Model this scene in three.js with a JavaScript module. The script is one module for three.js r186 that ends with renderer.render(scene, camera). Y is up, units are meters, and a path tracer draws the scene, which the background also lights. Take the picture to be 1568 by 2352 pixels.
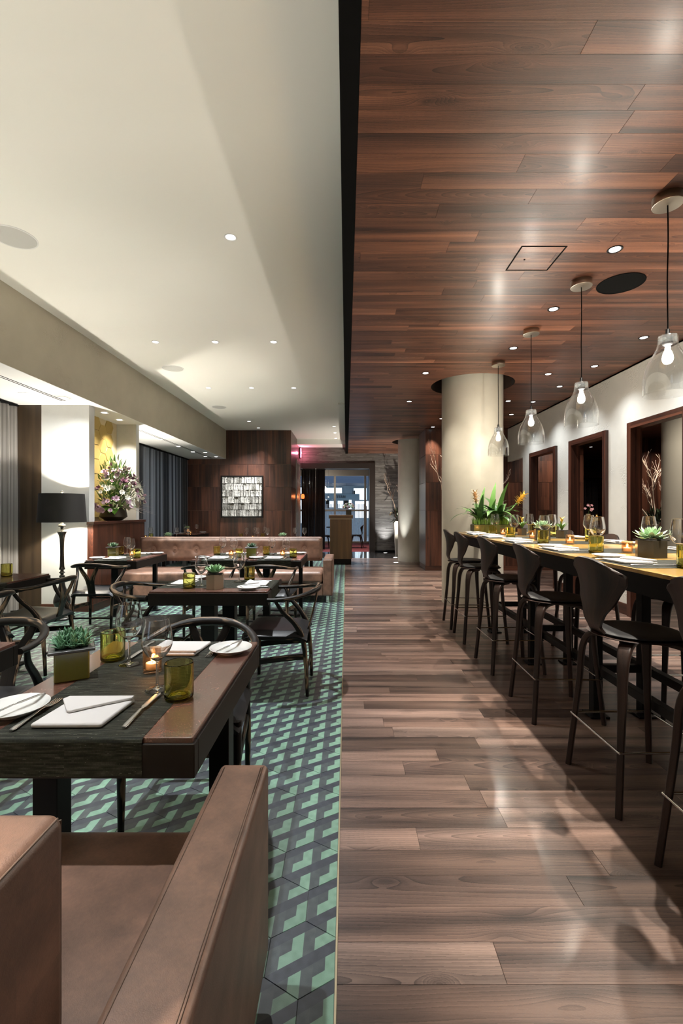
import * as THREE from 'three';
import { mergeGeometries } from 'three/addons/utils/BufferGeometryUtils.js';
import { RoundedBoxGeometry } from 'three/addons/geometries/RoundedBoxGeometry.js';
import { FontLoader } from 'three/addons/loaders/FontLoader.js';
import { TextGeometry } from 'three/addons/geometries/TextGeometry.js';
import { RectAreaLightUniformsLib } from 'three/addons/lights/RectAreaLightUniformsLib.js';

// ---------------------------------------------------------------- camera, sky, exposure
const scene = new THREE.Scene();
const renderer = new THREE.WebGLRenderer({ antialias: true });
renderer.toneMapping = THREE.LinearToneMapping;
renderer.toneMappingExposure = 1.0;
renderer.shadowMap.enabled = true;
RectAreaLightUniformsLib.init();
const EYE = 1.33, F = 1050, CX = 795, CY = 1172;            // eye height in metres, focal length and vanishing point in photo pixels
const camera = new THREE.PerspectiveCamera(2 * Math.atan(1176 / F) * 180 / Math.PI, 1568 / 2352, 0.05, 120);
camera.position.set(0, EYE, 0);
camera.setViewOffset(1568, 2352, 784 - CX, 1176 - CY, 1568, 2352);
scene.add(camera);
scene.background = new THREE.Color().setRGB(0.92, 1.16, 1.45);  // overcast daylight outside
// light strengths, in candela
const LUM = { white: 46, wood: 28, bay: 2.0, niche: 12, wash: 6.5, corridor: 13, pendant: 2.8, candle: 0.045, lamp: 10, unseenUplamp: 15, up: 14, vest: 16 };
const WARM = new THREE.Color().setRGB(1.0, 0.92, 0.80), COOL = new THREE.Color().setRGB(0.93, 0.97, 1.0), AMBER = new THREE.Color().setRGB(1.0, 0.58, 0.22);

// ---------------------------------------------------------------- helpers
let seed_ = 12345;
function srand(s) { seed_ = s >>> 0; }
function rnd() { seed_ = (seed_ + 0x6D2B79F5) >>> 0; let t = seed_; t = Math.imul(t ^ (t >>> 15), t | 1); t ^= t + Math.imul(t ^ (t >>> 7), t | 61); return ((t ^ (t >>> 14)) >>> 0) / 4294967296; }
const rr = (a, b) => a + (b - a) * rnd();
const V = (x, y, z) => new THREE.Vector3(x, y, z);
const rgb = (r, g, b) => new THREE.Color().setRGB(r, g, b);
const clamp = (x, a = 0, b = 1) => Math.min(b, Math.max(a, x));
const smooth = (a, b, x) => { const t = clamp((x - a) / (b - a)); return t * t * (3 - 2 * t); };
const lerp = (a, b, t) => a + (b - a) * t;
// value noise, two dimensions
const PERM = new Uint16Array(512); { srand(77); const p = [...Array(256).keys()]; for (let i = 255; i > 0; i--) { const j = Math.floor(rnd() * (i + 1)); [p[i], p[j]] = [p[j], p[i]]; } for (let i = 0; i < 512; i++) PERM[i] = p[i & 255]; }
function noise(x, y) {
  const xi = Math.floor(x), yi = Math.floor(y), xf = x - xi, yf = y - yi, u = xf * xf * (3 - 2 * xf), v = yf * yf * (3 - 2 * yf);
  const h = (a, b) => PERM[(PERM[a & 255] + b) & 511] / 255;
  const a = h(xi, yi), b = h(xi + 1, yi), c = h(xi, yi + 1), d = h(xi + 1, yi + 1);
  return a + (b - a) * u + (c - a) * v + (a - b - c + d) * u * v;
}
const fbm = (x, y, o = 4) => { let s = 0, a = 0.5, n = 0; for (let i = 0; i < o; i++) { s += a * noise(x, y); n += a; a *= 0.5; x = x * 2.03 + 17.1; y = y * 2.03 + 9.7; } return s / n; };
const used = new Map();
function numbered(name) { const n = used.get(name) ?? 0; used.set(name, n + 1); return n ? `${name}_${String(n).padStart(3, '0')}` : name; }
function prep(m) { m.castShadow = true; m.receiveShadow = true; return m; }
function thing(name, label, category, pos = [0, 0, 0], turn = 0, group) {
  const o = new THREE.Group(); o.name = numbered(name); o.position.set(...pos); o.rotation.y = turn;
  o.userData = { label, category }; if (group) o.userData.group = group; scene.add(o); return o;
}
function part(parent, name, geo, m, label) { const o = prep(new THREE.Mesh(geo, m)); o.name = name; if (label) o.userData.label = label; parent.add(o); return o; }
function single(name, label, category, geo, m, pos = [0, 0, 0], turn = 0, group) {
  const o = prep(new THREE.Mesh(geo, m)); o.name = numbered(name); o.position.set(...pos); o.rotation.y = turn;
  o.userData = { label, category }; if (group) o.userData.group = group; scene.add(o); return o;
}
function structure(name, label, category, geo, m) { const o = single(name, label, category, geo, m); o.userData.kind = 'structure'; return o; }
function copyOf(src, pos, turn, label, group) {
  const o = src.clone(); o.name = numbered(src.name.replace(/_\d{3}$/, '')); o.position.set(...pos); o.rotation.y = turn;
  o.userData = { ...src.userData, label }; if (group) o.userData.group = group; scene.add(o); return o;
}
// a place in the room: x to the right, y up, d metres away from the camera
const at = (x, y, d) => [x, y, -d];

// ---- geometry helpers
function clean(g) { g = g.index ? g.toNonIndexed() : g; if (!g.attributes.normal) g.computeVertexNormals(); if (!g.attributes.uv) g.setAttribute('uv', new THREE.BufferAttribute(new Float32Array(g.attributes.position.count * 2), 2)); for (const k of Object.keys(g.attributes)) if (!['position', 'normal', 'uv'].includes(k)) g.deleteAttribute(k); return g; }
const merge = (list) => mergeGeometries(list.map(clean));
function boxUV(g, swap = false, off = [0, 0]) {              // uv in metres from the side that each face looks to
  g = g.index ? g.toNonIndexed() : g; const p = g.attributes.position, n = p.count, uv = new Float32Array(n * 2), a = V(), b = V(), c = V();
  for (let i = 0; i < n; i += 3) {
    a.fromBufferAttribute(p, i); b.fromBufferAttribute(p, i + 1); c.fromBufferAttribute(p, i + 2);
    const f = b.clone().sub(a).cross(c.clone().sub(a)), ax = Math.abs(f.x), ay = Math.abs(f.y), az = Math.abs(f.z);
    for (const [k, q] of [[i, a], [i + 1, b], [i + 2, c]]) {
      let u, v; if (ay >= ax && ay >= az) { u = q.x; v = q.z; } else if (ax >= az) { u = q.z; v = q.y; } else { u = q.x; v = q.y; }
      uv[k * 2] = (swap ? v : u) + off[0]; uv[k * 2 + 1] = (swap ? u : v) + off[1];
    }
  }
  g.setAttribute('uv', new THREE.BufferAttribute(uv, 2)); return g;
}
function box(x0, x1, y0, y1, d0, d1, swap = false, off) {    // d: away from the camera
  const g = new THREE.BoxGeometry(Math.abs(x1 - x0), Math.abs(y1 - y0), Math.abs(d1 - d0)); g.translate((x0 + x1) / 2, (y0 + y1) / 2, -(d0 + d1) / 2); return boxUV(g, swap, off);
}
function rbox(w, h, d, r = 0.004, s = 2, y = 0) { const g = new RoundedBoxGeometry(w, h, d, s, Math.min(r, w / 2.01, h / 2.01, d / 2.01)); g.translate(0, y, 0); return boxUV(g); }
function move(g, x, y, z) { return g.translate(x, y, z); }
const lathe = (pts, seg = 32) => new THREE.LatheGeometry(pts.map(([x, y]) => new THREE.Vector2(x, y)), seg);
function smoothProfile(pts, n) { return new THREE.CatmullRomCurve3(pts.map(([x, y]) => V(x, y, 0)), false, 'centripetal').getPoints(n).map((p) => [Math.max(0, p.x), p.y]); }
const curve = (pts, n) => new THREE.CatmullRomCurve3(pts.map((p) => V(...p)), false, 'centripetal').getPoints(n);
function sweep(pts, sec, { n = 8, ref = V(0, 0, 1), p = 1, caps = true } = {}) {   // sec(t) gives the half sizes across and along ref
  const m = pts.length, pos = [], uv = [], idx = []; let len = 0;
  for (let i = 0; i < m; i++) {
    const T = pts[Math.min(i + 1, m - 1)].clone().sub(pts[Math.max(i - 1, 0)]).normalize();
    const N = ref.clone().addScaledVector(T, -ref.dot(T)).normalize(), B = T.clone().cross(N).normalize();
    if (i) len += pts[i].distanceTo(pts[i - 1]);
    const [a, b] = sec(i / (m - 1));
    for (let k = 0; k <= n; k++) {
      const w = k / n * Math.PI * 2 + Math.PI / n, c = Math.cos(w), s = Math.sin(w), e = (q) => Math.sign(q) * Math.pow(Math.abs(q), p);
      const q = pts[i].clone().addScaledVector(B, a * e(c)).addScaledVector(N, b * e(s)); pos.push(q.x, q.y, q.z); uv.push(len, k / n * 0.1);
    }
  }
  for (let i = 0; i < m - 1; i++) for (let k = 0; k < n; k++) { const a = i * (n + 1) + k, b = a + n + 1; idx.push(a, a + 1, b, b, a + 1, b + 1); }
  const g = new THREE.BufferGeometry(); g.setAttribute('position', new THREE.Float32BufferAttribute(pos, 3)); g.setAttribute('uv', new THREE.Float32BufferAttribute(uv, 2)); g.setIndex(idx); g.computeVertexNormals();
  const nm = g.attributes.normal;                            // close the seam of the shading
  for (let i = 0; i < m; i++) { const a = i * (n + 1), b = a + n, v = V().fromBufferAttribute(nm, a).add(V().fromBufferAttribute(nm, b)).normalize(); nm.setXYZ(a, v.x, v.y, v.z); nm.setXYZ(b, v.x, v.y, v.z); }
  if (!caps) return g;
  const out = [g];
  for (const [i, flip] of [[0, 1], [m - 1, 0]]) {
    const cp = [], ci = []; cp.push(pts[i].x, pts[i].y, pts[i].z); for (let k = 0; k <= n; k++) { const o = (i * (n + 1) + k) * 3; cp.push(pos[o], pos[o + 1], pos[o + 2]); }
    for (let k = 1; k <= n; k++) ci.push(0, flip ? k + 1 : k, flip ? k : k + 1);
    const cg = new THREE.BufferGeometry(); cg.setAttribute('position', new THREE.Float32BufferAttribute(cp, 3)); cg.setIndex(ci); cg.computeVertexNormals(); out.push(cg);
  }
  return merge(out);
}
const rod = (a, b, r, n = 8) => sweep([V(...a), V(...b)], () => [r, r], { n, ref: Math.abs(b[1] - a[1]) > Math.abs(b[2] - a[2]) ? V(0, 0, 1) : V(0, 1, 0) });
function bar(a, b, w, h, ref = V(0, 0, 1)) { return sweep([V(...a), V(...b)], () => [w / Math.SQRT2, h / Math.SQRT2], { n: 4, ref }); }
function shell(fn, nu, nv, t) {                              // a bent sheet of even thickness
  const P = [], N = []; const e = 1e-3;
  for (let j = 0; j <= nv; j++) for (let i = 0; i <= nu; i++) {
    const u = i / nu, v = j / nv, p = fn(u, v), du = fn(Math.min(1, u + e), v).sub(fn(Math.max(0, u - e), v)), dv = fn(u, Math.min(1, v + e)).sub(fn(u, Math.max(0, v - e)));
    P.push(p); N.push(du.cross(dv).normalize());
  }
  const grid = (s) => { const pos = [], uv = [], idx = []; P.forEach((p, k) => { const q = p.clone().addScaledVector(N[k], s * t / 2); pos.push(q.x, q.y, q.z); uv.push(p.y, (k % (nu + 1)) / nu * 0.4); });
    for (let j = 0; j < nv; j++) for (let i = 0; i < nu; i++) { const a = j * (nu + 1) + i, b = a + nu + 1; s > 0 ? idx.push(a, a + 1, b, b, a + 1, b + 1) : idx.push(a, b, a + 1, b, b + 1, a + 1); }
    const g = new THREE.BufferGeometry(); g.setAttribute('position', new THREE.Float32BufferAttribute(pos, 3)); g.setAttribute('uv', new THREE.Float32BufferAttribute(uv, 2)); g.setIndex(idx); g.computeVertexNormals(); return g; };
  const ring = []; for (let i = 0; i <= nu; i++) ring.push(i); for (let j = 1; j <= nv; j++) ring.push(j * (nu + 1) + nu); for (let i = nu - 1; i >= 0; i--) ring.push(nv * (nu + 1) + i); for (let j = nv - 1; j >= 0; j--) ring.push(j * (nu + 1));
  const pos = [], idx = []; ring.forEach((k) => { for (const s of [-1, 1]) { const q = P[k].clone().addScaledVector(N[k], s * t / 2); pos.push(q.x, q.y, q.z); } });
  for (let k = 0; k < ring.length - 1; k++) idx.push(2 * k, 2 * k + 2, 2 * k + 1, 2 * k + 1, 2 * k + 2, 2 * k + 3);
  const eg = new THREE.BufferGeometry(); eg.setAttribute('position', new THREE.Float32BufferAttribute(pos, 3)); eg.setIndex(idx); eg.computeVertexNormals();
  return merge([grid(1), grid(-1), eg]);
}
// flat piece with a small chamfer: outline in x and d, top at y, uv from fn(x, d)
function slabPiece(out, y, up, cham, drop, uvOf) {
  const c = out.reduce((s, p) => [s[0] + p[0] / out.length, s[1] + p[1] / out.length], [0, 0]), inn = out.map(([x, d]) => { const l = Math.hypot(x - c[0], d - c[1]); const k = Math.max(0, 1 - cham * 1.6 / l); return [c[0] + (x - c[0]) * k, c[1] + (d - c[1]) * k]; });
  const pos = [], uv = [], put = (p, h) => { pos.push(p[0], y - up * h, -p[1]); uv.push(...uvOf(p[0], p[1])); }, tri = (a, b, d) => { const l = up > 0 ? [a, b, d] : [a, d, b]; l.forEach(([p, h]) => put(p, h)); };
  const faces = THREE.ShapeUtils.triangulateShape(inn.map(([x, d]) => new THREE.Vector2(x, d)), []);
  const area = THREE.ShapeUtils.area(out.map(([x, d]) => new THREE.Vector2(x, d))) > 0;
  for (const f of faces) { const [i, j, k] = area ? f : [f[0], f[2], f[1]]; tri([inn[i], 0], [inn[j], 0], [inn[k], 0]); }
  for (let i = 0; i < out.length; i++) { const j = (i + 1) % out.length, [a, b] = area ? [i, j] : [j, i]; tri([inn[a], 0], [out[a], drop], [inn[b], 0]); tri([out[a], drop], [out[b], drop], [inn[b], 0]); }
  const g = new THREE.BufferGeometry(); g.setAttribute('position', new THREE.Float32BufferAttribute(pos, 3)); g.setAttribute('uv', new THREE.Float32BufferAttribute(uv, 2)); g.computeVertexNormals(); return g;
}
function leafGeo(L, W, bend, { n = 7, fold = 0.15, tip = 0.75, root = 0.25 } = {}) {   // grows along +y, bends over to +z
  const pos = [], uv = [], idx = []; let y = 0, z = 0, a = 0;
  for (let i = 0; i <= n; i++) {
    const t = i / n, w = W * 0.5 * Math.pow(Math.sin(Math.PI * clamp(root + (1 - root) * Math.pow(t, tip), 0, 0.999)), 0.8);
    const nz = Math.sin(a), ny = Math.cos(a);
    pos.push(-w, y - fold * w * nz * -1, z + fold * w * ny * -1 + fold * w, 0, y, z, w, y + fold * w * nz, z - fold * w * ny + fold * w); uv.push(0, t, 0.5, t, 1, t);
    y += L / n * ny; z += L / n * nz; a += bend / n;
  }
  for (let i = 0; i < n; i++) for (let k = 0; k < 2; k++) { const q = i * 3 + k; idx.push(q, q + 1, q + 3, q + 3, q + 1, q + 4); }
  const g = new THREE.BufferGeometry(); g.setAttribute('position', new THREE.Float32BufferAttribute(pos, 3)); g.setAttribute('uv', new THREE.Float32BufferAttribute(uv, 2)); g.setIndex(idx); g.computeVertexNormals(); return g;
}
function turned(g, tilt, turn, pos = [0, 0, 0], roll = 0) { const m = new THREE.Matrix4().makeRotationFromEuler(new THREE.Euler(tilt, turn, roll, 'YXZ')); m.setPosition(...pos); return g.clone().applyMatrix4(m); }

// ---- textures
function tex(w, h, fn, srgb = true) {
  const d = new Uint8Array(w * h * 4); const o = [0, 0, 0];
  for (let j = 0; j < h; j++) for (let i = 0; i < w; i++) { fn(i, j, o); const k = (j * w + i) * 4; d[k] = clamp(o[0], 0, 255); d[k + 1] = clamp(o[1], 0, 255); d[k + 2] = clamp(o[2], 0, 255); d[k + 3] = 255; }
  const t = new THREE.DataTexture(d, w, h, THREE.RGBAFormat); t.wrapS = t.wrapT = THREE.RepeatWrapping; t.magFilter = THREE.LinearFilter; t.minFilter = THREE.LinearMipmapLinearFilter; t.generateMipmaps = true;
  if (srgb) t.colorSpace = THREE.SRGBColorSpace; t.needsUpdate = true; return t;
}
function scaled(t, sx, sy, ox = 0, oy = 0) { const c = t.clone(); c.repeat.set(sx, sy); c.offset.set(ox, oy); c.needsUpdate = true; return c; }
const std = (o) => new THREE.MeshStandardMaterial(o), phy = (o) => new THREE.MeshPhysicalMaterial(o);
// ---------------------------------------------------------------- materials
// walnut: one texture is 4 m along the grain and 0.5 m across
function walnut(seed, dark, light, ringAmt = 1) {              // four boards, 0.125 m each, sawn from logs of different pith
  const W = 2048, H = 512; srand(seed * 101 + 7);
  const boards = [...Array(4).keys()].map(() => ({ yc: rr(-0.05, 0.17), hb: rr(0.01, 0.10), ph: rr(0, 99), knots: [...Array(5).keys()].map(() => [rr(0.1, 3.9), rr(-0.02, 0.145), rr(0.012, 0.03), rr(0.03, 0.11), rr(-0.05, 0.05)]) }));
  return tex(W, H, (i, j, o) => {
    const x = i / W * 4, k = j >> 7, b = boards[k], y0 = (j & 127) / 128 * 0.125, q = b.ph;
    const y = y0 + 0.016 * (noise(x * 1.7 + q, y0 * 14 + q) - 0.5) + 0.005 * (noise(x * 7 + q, y0 * 40) - 0.5);
    const yc = b.yc + 0.05 * (noise(x * 0.45 + q, 3.3) - 0.5), h = b.hb + 0.13 * (noise(x * 0.55 + q, 8.1) - 0.5) + 0.018 * (noise(x * 2.4 + q, 1.7) - 0.5);
    let r = Math.sqrt((y - yc) * (y - yc) + h * h), kn = 0;
    for (const [kx, ky, sy, sx, am] of b.knots) { const g = Math.exp(-((x - kx) * (x - kx)) / (sx * sx) - ((y0 - ky) * (y0 - ky)) / (sy * sy)); r += am * g; kn += g * g; }
    const rg = r * 118 + 0.9 * (noise(x * 3 + q, y0 * 30) - 0.5), fr = rg - Math.floor(rg), line = Math.pow(fr, 5) + 0.35 * (1 - Math.pow(Math.abs(fr - 0.5) * 2, 0.8)), amp = 0.45 + 0.75 * noise(Math.floor(rg) * 1.37 + q, 5.5);
    const band = fbm(x * 0.8 + q, y0 * 16 + q, 3), fibre = noise(x * 16, y0 * 800 + q) * 0.6 + noise(x * 40, y0 * 1700) * 0.4, pore = noise(x * 34 + q, y0 * 1300) > 0.8 ? 1 : 0;
    const t = clamp(0.70 + 1.25 * (band - 0.5) - ringAmt * 0.50 * line * amp + 0.16 * (fibre - 0.5) - 0.10 * pore - 0.22 * Math.min(1, kn) * ringAmt);
    for (let c = 0; c < 3; c++) o[c] = lerp(dark[c], light[c], t);
  });
}
const WAL_FLOOR = [walnut(1, [42, 32, 28], [158, 131, 118]), walnut(2, [38, 28, 25], [148, 121, 108]), walnut(3, [46, 36, 32], [160, 135, 122])];
const WAL_CEIL = [walnut(4, [50, 29, 21], [172, 120, 93]), walnut(5, [46, 27, 20], [162, 110, 84])];
const woodBump = tex(512, 256, (i, j, o) => { const v = 128 + 70 * (noise(i * 0.12, j * 1.7) - 0.5) * 2; o[0] = o[1] = o[2] = v; }, false);
const plankMats = (list, tints, rough, coat) => list.flatMap((m) => tints.map((c) => phy({ map: m, color: c, roughness: rough, bumpMap: scaled(woodBump, 4, 16), bumpScale: 0.0004, clearcoat: coat, clearcoatRoughness: coat > 0.2 ? 0.16 : 0.22 })));
const M = {};
const FLOOR_TINT = [rgb(0.94, 0.92, 0.91), rgb(0.72, 0.69, 0.67), rgb(0.45, 0.41, 0.38), rgb(1.2, 1.15, 1.1)];
const CEIL_TINT = [rgb(0.95, 0.92, 0.9), rgb(0.76, 0.70, 0.67), rgb(0.54, 0.48, 0.46), rgb(1.1, 1.03, 0.97)];
M.planks = plankMats(WAL_FLOOR, FLOOR_TINT, 0.40, 0.3);
M.ceilPlanks = plankMats(WAL_CEIL, CEIL_TINT, 0.42, 0.14);
M.panel = [0.93, 1.0, 0.86].map((k) => phy({ map: scaled(WAL_CEIL[1], 0.25, 2), color: rgb(0.46 * k, 0.38 * k, 0.36 * k), roughness: 0.36, clearcoat: 0.2, clearcoatRoughness: 0.25 }));
M.panelRed = phy({ map: scaled(WAL_CEIL[0], 0.25, 2), color: rgb(0.40, 0.28, 0.24), roughness: 0.38, clearcoat: 0.2, clearcoatRoughness: 0.25 });
M.frameWood = phy({ map: scaled(WAL_CEIL[1], 0.25, 2), color: rgb(0.34, 0.265, 0.24), roughness: 0.4 });
for (const m of [...M.panel, M.panelRed, M.frameWood]) { m.map.wrapS = m.map.wrapT = THREE.RepeatWrapping; }
for (const m of [...M.planks, ...M.ceilPlanks]) { m.map = scaled(m.map, 0.25, 2); }
// plaster: trowelled, with pitted patches
const plasterBump = tex(1024, 1024, (i, j, o) => {
  const x = i / 1024, y = j / 1024, p = (f) => { const a = fbm(x * f, y * f, 3), b = fbm((x - 1) * f, y * f, 3), c = fbm(x * f, (y - 1) * f, 3), d = fbm((x - 1) * f, (y - 1) * f, 3); return lerp(lerp(a, b, x), lerp(c, d, x), y); };
  const patch = smooth(0.50, 0.66, p(7)), pit = smooth(0.55, 0.75, noise(x * 210 + 3, y * 120)) * patch; const v = 190 + 40 * (p(14) - 0.5) - 150 * pit; o[0] = o[1] = o[2] = v;
}, false);
const plasterTone = tex(512, 512, (i, j, o) => {
  const x = i / 512, y = j / 512, q = fbm(x * 6, y * 6, 4), q2 = fbm((x - 1) * 6, y * 6, 4), q3 = fbm(x * 6, (y - 1) * 6, 4), q4 = fbm((x - 1) * 6, (y - 1) * 6, 4), a = lerp(lerp(q, q2, x), lerp(q3, q4, x), y), v = 226 + 40 * (a - 0.5); o[0] = v; o[1] = v - 1; o[2] = v - 3;
});
M.ceilingPaint = std({ color: rgb(0.93, 0.92, 0.86), roughness: 0.9 });
M.bayPaint = std({ color: rgb(0.78, 0.78, 0.77), roughness: 0.9 });
M.plasterTan = std({ color: rgb(0.62, 0.57, 0.46), map: scaled(plasterTone, 0.5, 0.5), bumpMap: scaled(plasterBump, 0.55, 0.8), bumpScale: 0.004, roughness: 0.72 });
M.plasterWhite = std({ color: rgb(0.80, 0.79, 0.74), map: scaled(plasterTone, 0.5, 0.5), bumpMap: scaled(plasterBump, 0.5, 0.7), bumpScale: 0.005, roughness: 0.85 });
M.finPlaster = std({ color: rgb(0.74, 0.75, 0.73), map: scaled(plasterTone, 0.7, 0.7), bumpMap: scaled(plasterBump, 1.2, 1.2), bumpScale: 0.0012, roughness: 0.85 });
M.column = std({ color: rgb(0.72, 0.67, 0.56), map: scaled(plasterTone, 0.6, 0.6), roughness: 0.55 });
// cement tiles: hexagons with a printed pattern of folded ribbons
const TW = 0.206, TS = TW / Math.sqrt(3);
const tileTex = [0, 1, 2].map((s) => tex(640, 740, (i, j, o) => {
  const acc = [0, 0, 0];
  for (let a = 0; a < 3; a++) for (let b = 0; b < 3; b++) {
    const x = ((i + (a + 0.5) / 3) / 640 - 0.5) * TW, z = ((j + (b + 0.5) / 3) / 740 - 0.5) * 2 * TS, u = TS / 3, ii = x / (0.8660254 * u), jj = z / u - 0.5 * ii;
    const m = ((Math.floor(ii) % 3) + 3) % 3, n = ((Math.floor(jj) % 3) + 3) % 3, key = m * 3 + n;
    const c = key === 3 || key === 6 || key === 7 ? [114, 148, 128] : n === 2 ? [48, 53, 62] : m === 1 ? [58, 66, 69] : [64, 72, 74];
    acc[0] += c[0]; acc[1] += c[1]; acc[2] += c[2];
  }
  const sp = (noise(i * 0.5 + s * 91, j * 0.5) - 0.5) * 10 + (noise(i * 0.02 + s * 31, j * 0.02) - 0.5) * 16 + (noise(i * 0.9 + s * 7, j * 0.9) > 0.93 ? 16 : 0);
  for (let k = 0; k < 3; k++) o[k] = acc[k] / 9 + sp;
}));
M.tiles = tileTex.flatMap((t, k) => [1.0, 0.9].map((q) => phy({ map: t, color: rgb(q, q * 1.0, q), roughness: 0.44, clearcoat: 0.12, clearcoatRoughness: 0.3 })));
M.grout = std({ color: rgb(0.16, 0.17, 0.16), roughness: 0.95 });
M.subfloor = std({ color: rgb(0.03, 0.02, 0.018), roughness: 0.95 });
M.brassStrip = std({ color: rgb(0.5, 0.42, 0.28), metalness: 0.9, roughness: 0.4 });
M.black = phy({ color: rgb(0.004, 0.004, 0.004), roughness: 0.95, specularIntensity: 0.2 });
M.blackMetal = phy({ color: rgb(0.010, 0.010, 0.0105), roughness: 0.45, metalness: 0.2, specularIntensity: 0.4 });
M.darkTable = phy({ color: rgb(0.012, 0.0095, 0.008), roughness: 0.45, specularIntensity: 0.3 });
M.darkBar = phy({ color: rgb(0.006, 0.006, 0.0056), roughness: 0.5, specularIntensity: 0.25 });
// polished brown stone table tops
M.stoneTop = phy({ map: (() => { const t = tex(512, 512, (i, j, o) => { const s = noise(i * 0.7, j * 0.7), q = fbm(i * 0.03, j * 0.03, 4), f = (noise(i * 0.45 + 50, j * 0.45) > 0.9 ? 26 : 0) + (Math.abs(fbm(i * 0.016 + 7, j * 0.016, 5) - 0.5) < 0.008 && q > 0.5 ? 34 : 0); o[0] = 92 + 26 * (q - 0.5) + 12 * (s - 0.5) + f; o[1] = 62 + 22 * (q - 0.5) + 10 * (s - 0.5) + f * 0.8; o[2] = 53 + 20 * (q - 0.5) + 9 * (s - 0.5) + f * 0.7; }); t.repeat.set(2, 2); return t; })(), roughness: 0.24, clearcoat: 0.4, clearcoatRoughness: 0.12 });
M.barTop = phy({ map: scaled(walnut(7, [120, 92, 44], [186, 150, 82], 0.5), 0.25, 1), roughness: 0.3, clearcoat: 0.5, clearcoatRoughness: 0.1 });
M.barTop.map.wrapS = M.barTop.map.wrapT = THREE.RepeatWrapping;
// woven vinyl runner
M.runner = phy({ specularIntensity: 0.5, map: (() => { const t = tex(512, 512, (i, j, o) => { const row = Math.floor(j / 4), n = noise(i * 0.03 + row * 7.1, row * 3.7), n2 = noise(i * 0.4, row * 5.3), fl = noise(i * 0.11 + row * 13.3, row * 1.9) > 0.90 && (j & 3) === 1 ? 70 : 0, gap = (j & 3) === 3 ? -14 : 0; const v = 34 + 46 * (n - 0.5) + 14 * (n2 - 0.5) + gap + fl; o[0] = v + 2; o[1] = v + 3; o[2] = v - 5; }); t.repeat.set(2, 2); return t; })(), bumpMap: (() => { const t = tex(64, 64, (i, j, o) => { o[0] = o[1] = o[2] = 128 + 90 * Math.sin(j / 64 * Math.PI * 32) + 20 * (noise(i * 0.6, j * 0.6) - 0.5); }, false); t.repeat.set(8, 8); return t; })(), bumpScale: 0.0008, roughness: 0.75 });
// worn dark chair wood, grain along u
const wornTex = tex(1024, 256, (i, j, o) => { const x = i / 1024 * 2, y = j / 256, g = noise(x * 3, y * 40) * 0.5 + noise(x * 14, y * 90) * 0.5, w = smooth(0.55, 0.66, fbm(x * 5, y * 4, 3)) * smooth(0.2, 0.5, noise(x * 18, y * 16)); const d = 14 + 9 * (g - 0.5); o[0] = lerp(d + 4, 150, w * 0.75); o[1] = lerp(d, 124, w * 0.75); o[2] = lerp(d - 3, 98, w * 0.75); });
M.chairWood = phy({ map: scaled(wornTex, 0.5, 10), roughness: 0.46, specularIntensity: 0.45 });
M.chairWood.map.wrapS = M.chairWood.map.wrapT = THREE.RepeatWrapping;
M.stoolWood = phy({ map: scaled(walnut(9, [15, 10, 8], [60, 41, 34], 0.8), 0.5, 2), roughness: 0.45, specularIntensity: 0.6, clearcoat: 0.08, clearcoatRoughness: 0.3 });
M.stoolEdge = M.stoolWood;
const leatherBump = tex(512, 512, (i, j, o) => { const a = noise(i * 0.25, j * 0.25), b = noise(i * 0.6 + 9, j * 0.6), c = fbm(i * 0.02, j * 0.02, 3); o[0] = o[1] = o[2] = 90 + 60 * a + 40 * b + 40 * (c - 0.5); }, false);
const leatherTone = tex(512, 512, (i, j, o) => { const q = fbm(i / 512 * 5, j / 512 * 5, 5), r = fbm(i / 512 * 17 + 30, j / 512 * 17, 3), s = noise(i * 0.4, j * 0.4); const v = 0.92 + 0.46 * (q - 0.5) + 0.30 * (r - 0.5) + 0.08 * (s - 0.5); o[0] = 122 * v; o[1] = 92 * v; o[2] = 76 * v; });
M.leather = phy({ map: scaled(leatherTone, 1.1, 1.1), bumpMap: scaled(leatherBump, 6, 6), bumpScale: 0.0006, roughness: 0.46, clearcoat: 0.12, clearcoatRoughness: 0.35 });
M.seam = std({ color: rgb(0.13, 0.08, 0.055), roughness: 0.6 });
M.blackLeather = phy({ color: rgb(0.014, 0.014, 0.015), bumpMap: scaled(leatherBump, 6, 6), bumpScale: 0.0005, roughness: 0.46, specularIntensity: 0.4, clearcoat: 0.06, clearcoatRoughness: 0.2 });
M.chrome = std({ color: rgb(0.78, 0.78, 0.77), metalness: 1, roughness: 0.12 });
M.steel = std({ color: rgb(0.66, 0.66, 0.67), metalness: 1, roughness: 0.27 });
M.nickel = std({ color: rgb(0.55, 0.50, 0.42), metalness: 1, roughness: 0.32 });
M.china = phy({ color: rgb(0.66, 0.66, 0.64), roughness: 0.16, clearcoat: 0.5, clearcoatRoughness: 0.05 });
M.linen = std({ color: rgb(0.57, 0.55, 0.54), roughness: 0.9, bumpMap: (() => { const t = tex(64, 64, (i, j, o) => { o[0] = o[1] = o[2] = 128 + 60 * Math.sin(i / 64 * Math.PI * 32) * Math.sin(j / 64 * Math.PI * 32); }, false); t.repeat.set(30, 30); return t; })(), bumpScale: 0.0002 });
M.clear = phy({ color: rgb(1, 1, 1), roughness: 0.0, transmission: 1, thickness: 0.01, ior: 1.55 });
M.thinGlass = phy({ color: rgb(0.99, 0.99, 0.99), roughness: 0.02, transmission: 1, thickness: 0, ior: 1.5 });
M.pendantGlass = phy({ color: rgb(0.97, 0.975, 0.975), roughness: 0.015, transmission: 1, thickness: 0, ior: 1.85 });
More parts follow.
